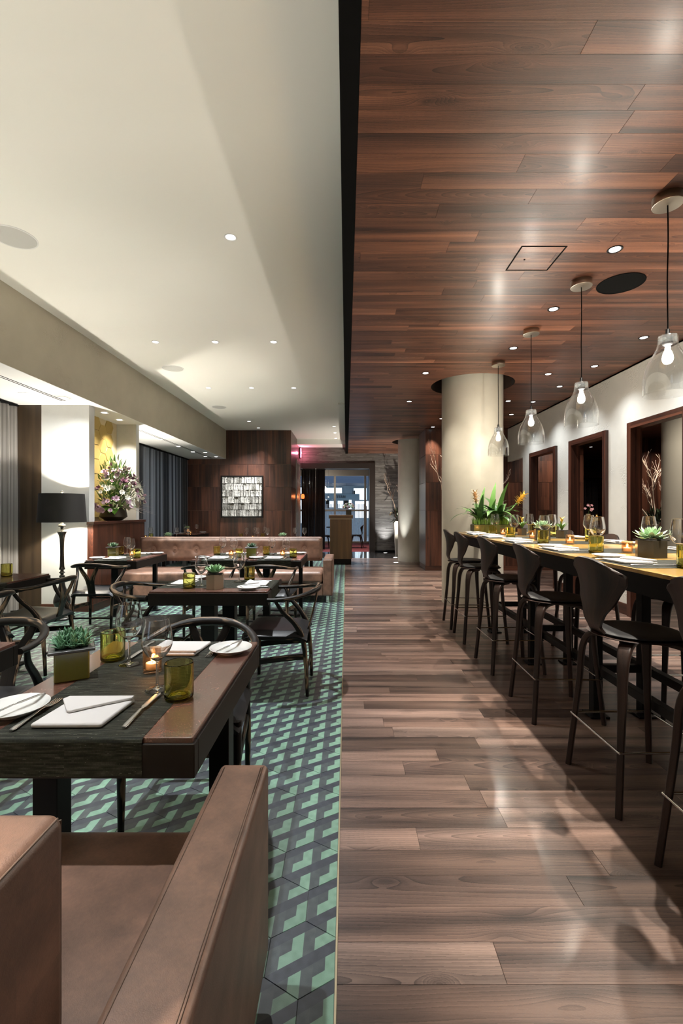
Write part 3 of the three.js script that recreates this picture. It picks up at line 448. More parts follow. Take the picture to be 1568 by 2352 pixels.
// ---------------------------------------------------------------- wishbone chairs
// local axes: the sitter looks along -z, origin on the floor under the seat
function makeWishbone(label) {
  const t = thing('wishbone_chair', label, 'chair');
  const ry = (s) => [Math.abs(s)];
  const rail = []; for (let i = 0; i <= 40; i++) { const a = Math.PI * i / 40, c = Math.cos(a), s = Math.sin(a); rail.push(V(0.278 * Math.sign(c) * Math.pow(Math.abs(c), 0.82), 0.70 + 0.05 * s * s, -0.06 + 0.345 * Math.pow(s, 0.9))); }
  part(t, 'top_rail', sweep(rail, (q) => { const e = Math.min(q, 1 - q) * 2; return [0.0185 + 0.004 * e, 0.0145 + 0.008 * smooth(0.4, 1, e)]; }, { n: 12, ref: V(0, 1, 0) }), M.chairWood);
  for (const s of [-1, 1]) {
    part(t, 'back_leg', sweep(curve([[0.205 * s, 0, 0.215], [0.208 * s, 0.22, 0.205], [0.205 * s, 0.42, 0.178], [0.215 * s, 0.52, 0.125], [0.245 * s, 0.62, 0.035], [0.270 * s, 0.695, -0.005]], 26), (q) => { const w = q < 0.5 ? lerp(0.0125, 0.0215, q * 2) : lerp(0.0215, 0.0125, q * 2 - 1); return [w, w * 0.95]; }, { n: 10, ref: V(0, 0.3, 1) }), M.chairWood);
    part(t, 'front_leg', sweep(curve([[0.238 * s, 0, -0.215], [0.236 * s, 0.25, -0.215], [0.235 * s, 0.452, -0.213]], 10), (q) => { const w = lerp(0.0125, 0.0205, Math.sin(q * Math.PI * 0.5)); return [w, w]; }, { n: 10 }), M.chairWood);
    part(t, 'side_stretcher', sweep(curve([[0.236 * s, 0.245, -0.21], [0.222 * s, 0.27, 0], [0.207 * s, 0.285, 0.20]], 8), (q) => [0.0085, 0.022], { n: 8, ref: V(0, 1, 0), p: 0.6 }), M.chairWood);
  }
  part(t, 'front_stretcher', rod([-0.236, 0.31, -0.213], [0.236, 0.31, -0.213], 0.010, 8), M.chairWood);
  part(t, 'rear_stretcher', rod([-0.207, 0.17, 0.208], [0.207, 0.17, 0.208], 0.010, 8), M.chairWood);
  part(t, 'seat_frame', merge([rod([-0.235, 0.43, -0.213], [0.235, 0.43, -0.213], 0.016, 10), rod([-0.205, 0.415, 0.185], [0.205, 0.415, 0.185], 0.016, 10), rod([-0.235, 0.425, -0.213], [-0.205, 0.412, 0.185], 0.016, 10), rod([0.235, 0.425, -0.213], [0.205, 0.412, 0.185], 0.016, 10)]), M.chairWood);
  // leather seat, slung between the rails
  const seat = (u, v) => { const z = lerp(-0.238, 0.205, v), w = lerp(0.252, 0.222, v) * (1 - 0.05 * Math.pow(Math.abs(2 * v - 1), 6)), x = (u * 2 - 1) * w, e = Math.pow(Math.abs(2 * u - 1), 3), f = Math.pow(Math.abs(2 * v - 1), 6); return V(x, 0.462 - 0.014 * v + 0.006 * e - 0.03 * Math.pow(Math.abs(2 * u - 1), 14) - 0.03 * f - 0.012 * (1 - Math.pow(2 * u - 1, 2)) * (1 - Math.pow(2 * v - 1, 2)), z); };
  const cu = part(t, 'seat_cushion', shell((u, v) => seat(1 - u, v), 18, 16, 0.034), M.blackLeather);
  for (const u of [0, 1]) part(cu, 'piping', sweep([...Array(15).keys()].map((i) => seat(u, i / 14)), () => [0.006, 0.006], { n: 6, ref: V(0, 1, 0) }), M.blackLeather);
  // Y splat
  const y = (s) => sweep(curve([[0.012 * s, 0.40, 0.195], [0.014 * s, 0.50, 0.222], [0.030 * s, 0.60, 0.248], [0.075 * s, 0.69, 0.268], [0.098 * s, 0.742, 0.276]], 14), (q) => [lerp(0.030, 0.017, q), 0.006], { n: 8, ref: V(0, 0, 1), p: 0.5 });
  part(t, 'splat', merge([y(-1), y(1)]), M.chairWood);
  return t;
}
const chairGroup = 'wishbone chairs at the dining tables';
const W0 = makeWishbone('dark wishbone chair on the aisle side of the middle table');
W0.userData.group = chairGroup; W0.position.set(-0.4935, 0, -3.475); W0.rotation.y = Math.PI / 2;
// [x, d, turn, label]; turn 0 looks away from the camera
const A_ = Math.PI / 2;
for (const [x, d, r, l] of [
  [-1.495, 3.56, -A_, 'dark wishbone chair at the window side of the middle table'],
  [-0.70, 2.11, Math.PI + 0.04, 'worn wishbone chair at the far end of the front table'],
  [-1.73, 2.11, Math.PI - 0.05, 'heavily worn wishbone chair at the left picture edge by the front row'],
  [-2.64, 3.87, A_ + 0.04, 'dark wishbone chair drawn up to the window table before the floor lamp'],
  [-2.66, 3.15, A_ - 0.05, 'wishbone chair partly cut by the left picture edge at the window table'],
  [-2.74, 5.12, 0.03, 'wishbone chair seen from behind at the table before the cabinet'],
  [-1.49, 4.98, 0.02, 'wishbone chair half hidden behind the middle table'],
  [-0.82, 4.98, -0.03, 'wishbone chair at the table nearest the banquette arm'],
]) copyOf(W0, at(x, 0, d), r, l, chairGroup);

// ---------------------------------------------------------------- moulded plywood stools
// local axes: the sitter looks along -z
const stoolBackLine = [[0.735, 0.06], [0.737, 0.13], [0.752, 0.178], [0.80, 0.205], [0.88, 0.208], [0.97, 0.215], [1.06, 0.235], [1.108, 0.252]];
function makeStool(name, label, category, H = 0.745) {
  const t = thing(name, label, category), dy = H - 0.745;
  const c = new THREE.CatmullRomCurve3(stoolBackLine.map(([y, z]) => V(0, y + dy, z)), false, 'centripetal');
  const width = (v) => { const k = [[0, 0.13], [0.15, 0.10], [0.27, 0.062], [0.38, 0.052], [0.5, 0.085], [0.64, 0.150], [0.78, 0.200], [0.88, 0.214], [0.95, 0.203], [1, 0.16]]; for (let i = 1; i < k.length; i++) if (v <= k[i][0]) { const q = (v - k[i - 1][0]) / (k[i][0] - k[i - 1][0]); return lerp(k[i - 1][1], k[i][1], q * q * (3 - 2 * q) * 0.5 + q * 0.5); } return 0.16; };
  part(t, 'backrest', shell((u, v) => { const p = c.getPoint(v), s = u * 2 - 1, w = width(v); return V(s * w, p.y - 0.05 * Math.pow(Math.abs(s), 2.6) * smooth(0.7, 1, v), p.z - 0.055 * smooth(0.35, 0.8, v) * s * s * (w / 0.2)); }, 12, 34, 0.013), M.stoolWood);
  // seat: rounded shield
  const rim = (a) => { const s = Math.sin(a), k = Math.cos(a); const z = -0.205 * k, x = 0.212 * Math.sign(s) * Math.pow(Math.abs(s), 0.8) * (1 - 0.10 * (1 - k) / 2); return [x, z]; };
  const seatG = (y, th, k, dish, uvk = 1) => { const pos = [], idx = [], N = 44, K = 6; const yy = (q) => y + dish * q * q;
    for (const side of [1, -1]) { const b0 = pos.length / 3; for (let j = 0; j <= K; j++) for (let i = 0; i <= N; i++) { const [x, z] = rim(i / N * Math.PI * 2), q = j / K * k, e = j === K ? 0.0 : 1; pos.push(x * q, yy(q) + side * th / 2 * (j === K ? 0.25 : j === K - 1 ? 0.9 : 1), z * q); }
      for (let j = 0; j < K; j++) for (let i = 0; i < N; i++) { const a = b0 + j * (N + 1) + i, b = a + N + 1; side > 0 ? idx.push(a, a + 1, b, b, a + 1, b + 1) : idx.push(a, b, a + 1, b, b + 1, a + 1); } }
    const e0 = K * (N + 1), e1 = (K + 1) * (N + 1) + K * (N + 1); for (let i = 0; i < N; i++) idx.push(e0 + i, e0 + i + 1, e1 + i, e1 + i, e0 + i + 1, e1 + i + 1);
    const g = new THREE.BufferGeometry(); g.setAttribute('position', new THREE.Float32BufferAttribute(pos, 3)); g.setIndex(idx); g.computeVertexNormals(); return boxUV(clean(g)); };
  part(t, 'seat', seatG(H - 0.012, 0.014, 1, 0.010), M.stoolWood);
  part(t, 'seat_pad', seatG(H + 0.006, 0.022, 0.93, 0.006), M.blackLeather);
  const top = H - 0.026, fx = 0.215;
  for (const sx of [-1, 1]) for (const sz of [-1, 1]) part(t, 'leg', sweep(curve([[0.03 * sx, top, 0.03 * sz], [0.10 * sx, top, 0.10 * sz], [0.142 * sx, top - 0.016, 0.142 * sz], [0.163 * sx, top - 0.07, 0.163 * sz], [0.178 * sx, H * 0.6, 0.178 * sz], [fx * sx, 0, fx * sz]], 26), (q) => [lerp(0.029, 0.014, smooth(0.35, 1, q)) , lerp(0.015, 0.013, q)], { n: 8, ref: V(sx, 0.35, sz).normalize(), p: 0.45 }), M.stoolWood);
  if (H > 0.6) { const y = 0.275, w = 0.205; const r = (a, b) => rod(a, b, 0.0055, 8); part(t, 'foot_ring', merge([r([-w, y, -w], [w, y, -w]), r([-w, y, w], [w, y, w]), r([-w, y, -w], [-w, y, w]), r([w, y, -w], [w, y, w])]), M.chrome); }
  return t;
}
const stoolGroup = 'moulded plywood bar stools at the long table';
const NTH = ['nearest', 'second', 'third', 'fourth', 'fifth', 'sixth'];
const S0 = makeStool('bar_stool', '', 'stool');
[1.5, 2.19, 3.05, 3.905, 4.75, 5.3].forEach((d, i) => { const l = `${['closest', 'second', 'third', 'fourth', 'fifth', 'last'][i]} dark plywood bar stool with black pad on the aisle side`; if (!i) { S0.position.set(1.385, 0, -d); S0.rotation.y = -A_; S0.userData.label = l; S0.userData.group = stoolGroup; } else copyOf(S0, at(1.385, 0, d), -A_ + [0, 0.02, -0.02, 0.03, 0, -0.02][i], l, stoolGroup); });
[1.62, 2.36, 3.12, 4.27, 5.1].forEach((d, i) => copyOf(S0, at(2.24, 0, d), A_ + [0, 0.03, -0.03, 0.02, 0][i], `${['closest', 'second', 'third', 'fourth', 'farthest'][i]} dark plywood bar stool on the plaster wall side of the table`, stoolGroup));
{
  const c = makeStool('side_chair', 'dark moulded chair on the red carpet to the right of the reception stand', 'chair', 0.45); c.position.set(0.36, 0, -16.2); c.rotation.y = A_ * 0.9; c.userData.group = 'chairs beyond the doorway';
  copyOf(c, at(-0.75, 0, 15.9), -A_ * 0.8, 'dark moulded chair on the red carpet to the left of the reception stand', 'chairs beyond the doorway');
}

// ---------------------------------------------------------------- dining tables
const TH = 0.75;
// local axes: the long side along z, half sizes hx, hz
function makeTable(label, x, d, hx, hz, posts, turn = 0, group = 'stone-topped dining tables') {
  const t = thing('dining_table', label, 'table', at(x, 0, d), turn, group);
  const top = rbox(hx * 2, 0.022, hz * 2, 0.003, 2, TH - 0.011); part(t, 'table_top', top, M.stoneTop);
  const a = 0.007, h = 0.088, y = TH - 0.014 - h / 2, s = 0.03;
  part(t, 'apron', merge([move(rbox(2 * (hx + a), h, s, 0.003), 0, y, hz + a - s / 2), move(rbox(2 * (hx + a), h, s, 0.003), 0, y, -hz - a + s / 2), move(rbox(s, h, 2 * (hz + a) - 2 * s, 0.003), hx + a - s / 2, y, 0), move(rbox(s, h, 2 * (hz + a) - 2 * s, 0.003), -hx - a + s / 2, y, 0), move(rbox(2 * hx - 0.05, 0.02, 2 * hz - 0.05, 0.003), 0, TH - 0.033, 0)]), M.darkTable);
  for (const [px, pz, w = 0.085, dd = w] of posts) part(t, 'post', move(rbox(w, TH - 0.11, dd, 0.004), px, (TH - 0.11) / 2 + 0.01, pz), M.blackMetal);
  for (const [px, pz] of posts) part(t, 'foot_plate', move(hx > hz ? rbox(0.09, 0.012, hz * 1.7, 0.003) : rbox(hx * 1.7, 0.012, 0.09, 0.003), hx > hz ? px : 0, 0.007, hx > hz ? 0 : pz), M.blackMetal);
  return t;
}
// each: label, centre x, centre d, half x, half d, posts (local)
makeTable('front brown stone table with dark apron beyond the leather sofa', -0.7105, 1.592, 0.3185, 0.425, [[-0.20, 0.175, 0.075], [0.235, -0.15, 0.075]]);
makeTable('brown stone table cut by the left picture edge beside the front table', -1.777, 1.592, 0.3185, 0.425, [[0.17, -0.2], [-0.17, 0.2]]);
makeTable('middle brown stone table with a wishbone chair at each end', -0.987, 3.6, 0.4225, 0.333, [[-0.03, 0.2, 0.1], [0.02, -0.2, 0.1]]);
makeTable('brown stone table by the window curtain before the floor lamp', -3.14, 3.745, 0.42, 0.445, [[0, 0.2], [0, -0.2]]);
makeTable('left table of the pair before the leather banquette', -1.495, 5.775, 0.312, 0.43, [[-0.19, 0], [0.19, 0]]);
makeTable('right table of the pair before the leather banquette', -0.845, 5.775, 0.312, 0.43, [[-0.16, 0], [0.24, -0.30, 0.05]]);
makeTable('brown stone table before the wooden cabinet with flowers', -2.73, 5.745, 0.295, 0.445, [[-0.16, 0], [0.19, -0.33, 0.05]]);
makeTable('table behind the banquette by the dark sheer curtain', -3.62, 9.42, 0.5, 0.36, [[-0.3, 0], [0.3, 0]]);
makeTable('table behind the banquette in front of the panelled wall', -1.85, 9.42, 0.33, 0.42, [[-0.16, 0], [0.16, 0]]);
makeTable('table behind the banquette near its leather arm', -0.98, 9.42, 0.33, 0.42, [[-0.16, 0], [0.16, 0]]);
makeTable('small table in the far corner by panelled wall and curtain', -3.89, 11.5, 0.29, 0.42, [[-0.1, 0], [0.1, 0]]);

// ---------------------------------------------------------------- leather sofas
// local axes: front edge at z = 0, depth towards +z (away from its sitter's knees), right end at x = 0 as seen with the arm on +x
function makeSofa(label, len, { armSide = 1, pos, turn, buttons = [] }) {
  const t = thing('leather_sofa', label, 'sofa', pos, turn, 'brown leather banquettes'); const s = armSide;
  const X = (a, b) => [Math.min(a * s, b * s), Math.max(a * s, b * s)], bx = (x0, x1, y0, y1, z0, z1, r = 0.02) => { const [p, q] = X(x0, x1); return boxUV(new RoundedBoxGeometry(q - p, y1 - y0, z1 - z0, 4, r).translate((p + q) / 2, (y0 + y1) / 2, (z0 + z1) / 2)); };
  const base = part(t, 'base', bx(-len, -0.137, 0.10, 0.275, 0.012, 0.86, 0.012), M.leather);
  const n = Math.max(1, Math.round(len / 1.55)), w = (len - 0.137) / n;
  // seat cushions with a soft crown
  for (let i = 0; i < n; i++) {
    const g = new RoundedBoxGeometry(w - 0.006, 0.165, 0.665, 8, 0.045); const p = g.attributes.position;
    for (let k = 0; k < p.count; k++) { const x = p.getX(k) / (w / 2), z = p.getZ(k) / 0.33, y = p.getY(k); if (y > 0) p.setY(k, y + 0.016 * (1 - x * x) * (1 - z * z * 0.8) + 0.003 * (noise(x * 7 + i * 5, z * 5) - 0.5)); }
    g.computeVertexNormals(); g.translate(s * (-0.137 - w * (i + 0.5)), 0.362, 0.33); part(t, 'seat_cushion', boxUV(g), M.leather);
  }
  // arm
  const arm = part(t, 'arm', bx(-0.134, 0, 0.10, 0.62, 0, 0.88, 0.016), M.leather);
  const piping = (x) => sweep(curve([[x, 0.12, -0.0005], [x, 0.55, -0.0005], [x, 0.605, 0.004], [x, 0.6195, 0.02], [x, 0.6205, 0.2], [x, 0.6205, 0.86]], 40), () => [0.0011, 0.0011], { n: 6, ref: V(1, 0, 0) });
  for (const x of [s * -0.014, s * -0.0185, s * -0.119]) part(arm, 'seam', piping(x), M.seam);
  // raised bolster, tufted where there are buttons
  const bl = len - 0.18, bh = 0.375, by = 0.718, bz = 0.735, th = 0.2;
  const g = new RoundedBoxGeometry(bl, bh, th, 6, 0.035), q = g.index ? g.toNonIndexed() : g; let geo = q;
  const fine = (() => { const pos = [], idx = []; const nx = Math.round(bl / 0.02), ny = 18; const shape = (u, v) => { const x = (u - 0.5) * bl, y = (v - 0.5) * bh, cx = s * (-0.18 - bl / 2); const ex = smooth(0, 0.05, (0.5 - Math.abs(u - 0.5)) * bl), ey = smooth(0, 0.06, (0.5 - Math.abs(v - 0.5)) * bh); let z = -th / 2 - 0.012 * Math.min(ex, ey) + 0.03 * (1 - ex) * 0.9 + 0.03 * (1 - ey) * 0.9;
      for (const b of buttons) { const dx = x + cx - b, dy = y + 0.005, r = Math.hypot(dx, dy); z += 0.034 * Math.exp(-(r * r) / 0.0035) + 0.012 * Math.exp(-(dx * dx) / 0.0009) * smooth(0.16, 0.02, Math.abs(dy)) ; }
      return V(x, y, z); };
    for (let j = 0; j <= ny; j++) for (let i = 0; i <= nx; i++) { const p = shape(i / nx, j / ny); pos.push(p.x, p.y, p.z); } for (let j = 0; j < ny; j++) for (let i = 0; i < nx; i++) { const a = j * (nx + 1) + i, b = a + nx + 1; idx.push(a, b, a + 1, b, b + 1, a + 1); }
    const f = new THREE.BufferGeometry(); f.setAttribute('position', new THREE.Float32BufferAttribute(pos, 3)); f.setIndex(idx); f.computeVertexNormals(); return f; })();
  const body = new RoundedBoxGeometry(bl, bh, th - 0.02, 6, 0.035).translate(0, 0, 0.0);
  const bol = part(t, 'back_bolster', boxUV(clean(buttons.length ? merge([body, fine]) : new RoundedBoxGeometry(bl, bh, th, 8, 0.02))), M.leather); bol.position.set(s * (-0.18 - bl / 2), by, bz);
  for (const b of buttons) { const o = part(bol, 'button', new THREE.SphereGeometry(0.011, 12, 8), M.leather); o.position.set(b - s * (-0.18 - bl / 2), -0.005, -th / 2 + 0.012); }
  const ro = buttons.length ? 0.035 : 0.02, of = ro * 0.293, tz = (buttons.length ? th - 0.02 : th) / 2;
  for (const e of [1, -1]) { const x = e * (bl / 2 - of), y = bh / 2 - of; part(bol, 'seam', rod([x, y, -tz + ro * 0.6], [x, y, tz - ro * 0.6], 0.0016, 6), M.seam); part(bol, 'seam', rod([x, -bh / 2 + ro, -tz + of], [x, bh / 2 - ro * 0.6, -tz + of], 0.0016, 6), M.seam); }
  for (let i = 0; i < Math.max(2, Math.round(len / 1.1)); i++) part(t, 'back_post', move(rbox(0.05, 0.20, 0.04, 0.004), s * (-0.36 - i * (len - 0.7) / Math.max(1, Math.round(len / 1.1) - 1)), 0.46, bz + 0.03), M.blackMetal);
  for (const [lx, lz] of [[-0.07, 0.06], [-0.07, 0.8], [-len + 0.08, 0.06], [-len + 0.08, 0.8]]) part(t, 'foot', move(rbox(0.04, 0.1, 0.04, 0.003), s * lx, 0.05, lz), M.chrome);
  return t;
}
// the near sofa: sitter looks away from the camera, so its depth runs towards the camera
makeSofa('brown leather sofa in the front corner with its arm in front', 2.6, { pos: at(-0.217, 0, 1.285), turn: 0 });
// the far banquette faces the camera
makeSofa('long button-tufted brown leather banquette behind the pair of tables', 3.06, { armSide: -1, pos: at(-0.2, 0, 6.56), turn: Math.PI, buttons: [0.46, 0.80, 1.14, 1.48, 1.82, 2.16, 2.50, 2.84].map((x) => x) });

// ---------------------------------------------------------------- long bar table
const BT = 1.055, BX0 = 1.36, BX1 = 2.42, BD0 = 0.75, BD1 = 5.8;
{
  const t = thing('bar_table', 'long high communal table with golden wood top and black apron', 'table', at((BX0 + BX1) / 2, 0, (BD0 + BD1) / 2)); const hx = (BX1 - BX0) / 2, hz = (BD1 - BD0) / 2;
  part(t, 'table_top', boxUV(new RoundedBoxGeometry(2 * hx, 0.02, 2 * hz, 2, 0.003).translate(0, BT - 0.01, 0), true), M.barTop);
  part(t, 'apron', merge([move(rbox(0.04, 0.10, 2 * hz - 0.004, 0.003), -hx + 0.021, BT - 0.066, 0), move(rbox(0.04, 0.10, 2 * hz - 0.004, 0.003), hx - 0.021, BT - 0.066, 0), move(rbox(2 * hx - 0.09, 0.10, 0.04, 0.003), 0, BT - 0.066, hz - 0.022), move(rbox(2 * hx - 0.09, 0.10, 0.04, 0.003), 0, BT - 0.066, -hz + 0.022)]), M.darkBar);
  const cx = (BX0 + BX1) / 2, cz = -(BD0 + BD1) / 2;
  for (const d of [0.97, 1.97, 2.97, 3.98, 5.0]) { for (const x of [1.62, 1.93]) { part(t, 'post', move(rbox(0.06, BT - 0.03, 0.06, 0.003), x - cx, (BT - 0.03) / 2 + 0.006, -d - cz), M.blackMetal); part(t, 'foot_plate', move(rbox(0.12, 0.012, 0.12, 0.002), x - cx, 0.006, -d - cz), M.blackMetal); } part(t, 'cross_bar', move(rbox(0.25, 0.05, 0.04, 0.003), 1.775 - cx, 0.305, -d - cz), M.blackMetal); }
  for (const x of [1.62, 1.93]) part(t, 'stretcher', move(rbox(0.045, 0.05, 4.03, 0.003), x - cx, 0.31, -2.985 - cz), M.blackMetal);
}

// ---------------------------------------------------------------- cabinet in the niche, reception stand, art
{
  const t = thing('niche_cabinet', 'dark red-brown wooden cabinet under the niche flowers', 'cabinet');
  part(t, 'body', box(-3.66, -3.40, 0.0, 1.165, 6.14, 7.36, true), M.panelRed);
  part(t, 'front_panel', box(-3.39, -3.31, 0.1, 1.135, 5.985, 7.50, true), M.panelRed);
  part(t, 'plinth', box(-3.39, -3.30, 0, 0.1, 5.975, 7.51), M.frameWood);
  part(t, 'cabinet_top', merge([box(-3.675, -3.38, 1.14, 1.178, 6.135, 7.365), box(-3.39, -3.295, 1.14, 1.178, 5.97, 7.52)]), M.panelRed);
}
{
  const t = thing('reception_stand', 'tall bronze-brown reception stand at the end of the aisle', 'stand', at(-0.135, 0, 11.62));
  part(t, 'plinth', move(rbox(0.52, 0.12, 0.5, 0.003), 0, 0.06, 0), M.darkTable);
  part(t, 'body', boxUV(new THREE.BoxGeometry(0.545, 0.985, 0.54).translate(0, 0.6125, 0), true), M.standWood);
  part(t, 'painted_glow_gap', move(rbox(0.52, 0.02, 0.52, 0.002), 0, 1.115, 0), M.goldJoint);  // pale gold colour stands in for the glow in the gap
  part(t, 'stand_top', move(rbox(0.60, 0.085, 0.58, 0.004), 0, 1.168, 0), M.standWood);
}
{
  const t = thing('bark_relief', 'square relief of pale birch bark strips in a dark frame', 'artwork', at(-2.80, 1.695, BRD - 0.006)); const S = 1.13;
  part(t, 'frame', merge([[0, S / 2 - 0.015, S, 0.03], [0, -S / 2 + 0.015, S, 0.03], [S / 2 - 0.015, 0, 0.03, S - 0.06], [-S / 2 + 0.015, 0, 0.03, S - 0.06]].map(([x, y, w, h]) => move(rbox(w, h, 0.06, 0.003), x, y, 0.03))), M.darkTable);
  part(t, 'backing', move(rbox(S - 0.05, S - 0.05, 0.015, 0.002), 0, 0, 0.009), M.black);
  srand(99); const in_ = S - 0.07, rh = in_ / 6;
  for (let r = 0; r < 6; r++) { let x = -in_ / 2; while (x < in_ / 2 - 0.02) { let w = rr(0.045, 0.095); if (x + w > in_ / 2 - 0.03) w = in_ / 2 - x; const hh = rh * rr(0.95, 1.03), dp = rr(0.01, 0.055), g = new THREE.BoxGeometry(w * rr(0.8, 0.95), hh * 0.97, dp, 2, 4, 1), p = g.attributes.position; for (let k = 0; k < p.count; k++) if (p.getZ(k) > 0) { p.setZ(k, p.getZ(k) + rr(-0.005, 0.009)); p.setX(k, p.getX(k) + rr(-0.004, 0.004)); } g.computeVertexNormals(); const o = part(t, 'bark_strip', g, M.bark[Math.floor(rnd() * 4)]); o.position.set(x + w / 2, in_ / 2 - (r + 0.5) * rh, 0.016 + dp / 2); o.rotation.z = rr(-0.03, 0.03); x += w; } }
}
// curtains
function curtain(label, name, x, d0, d1, y0, y1, m, amp, wl, seed) {
  srand(seed); const n = Math.round((d1 - d0) / 0.018), pos = [], uv = [], idx = []; let ph = 0, len = 0, last = null;
  for (let i = 0; i <= n; i++) { const d = lerp(d0, d1, i / n); ph += (d1 - d0) / n * 2 * Math.PI / (wl * (0.75 + 0.5 * noise(d * 1.7, seed))); const dx = amp * Math.sin(ph) * (0.7 + 0.6 * noise(d * 2.3, seed + 4)); if (last) len += Math.hypot(d - last[0], dx - last[1]); last = [d, dx]; for (const [k, y] of [y0, y1].entries()) { pos.push(x + dx * (k ? 0.55 : 1), y, -d); uv.push(len, y); } }
  for (let i = 0; i < n; i++) idx.push(2 * i, 2 * i + 2, 2 * i + 1, 2 * i + 1, 2 * i + 2, 2 * i + 3);
  const g = new THREE.BufferGeometry(); g.setAttribute('position', new THREE.Float32BufferAttribute(pos, 3)); g.setAttribute('uv', new THREE.Float32BufferAttribute(uv, 2)); g.setIndex(idx); g.computeVertexNormals();
  const t = thing(name, label, 'curtain'); part(t, 'fabric', g, m); part(t, 'rail', box(x - 0.05, x + 0.05, y1, y1 + 0.02, d0, d1), M.black);
}
curtain('pale taupe striped curtain hanging beside the brown panel', 'curtain', WINX - 0.03, -1.0, 5.97, 0.03, BC - 0.03, M.curtainLight, 0.05, 0.17, 4);
curtain('dark grey sheer curtain along the far window bay', 'curtain', WINX + 0.02, 7.5, BRD - 0.03, 0.03, BC - 0.03, M.curtainDark, 0.035, 0.15, 9);
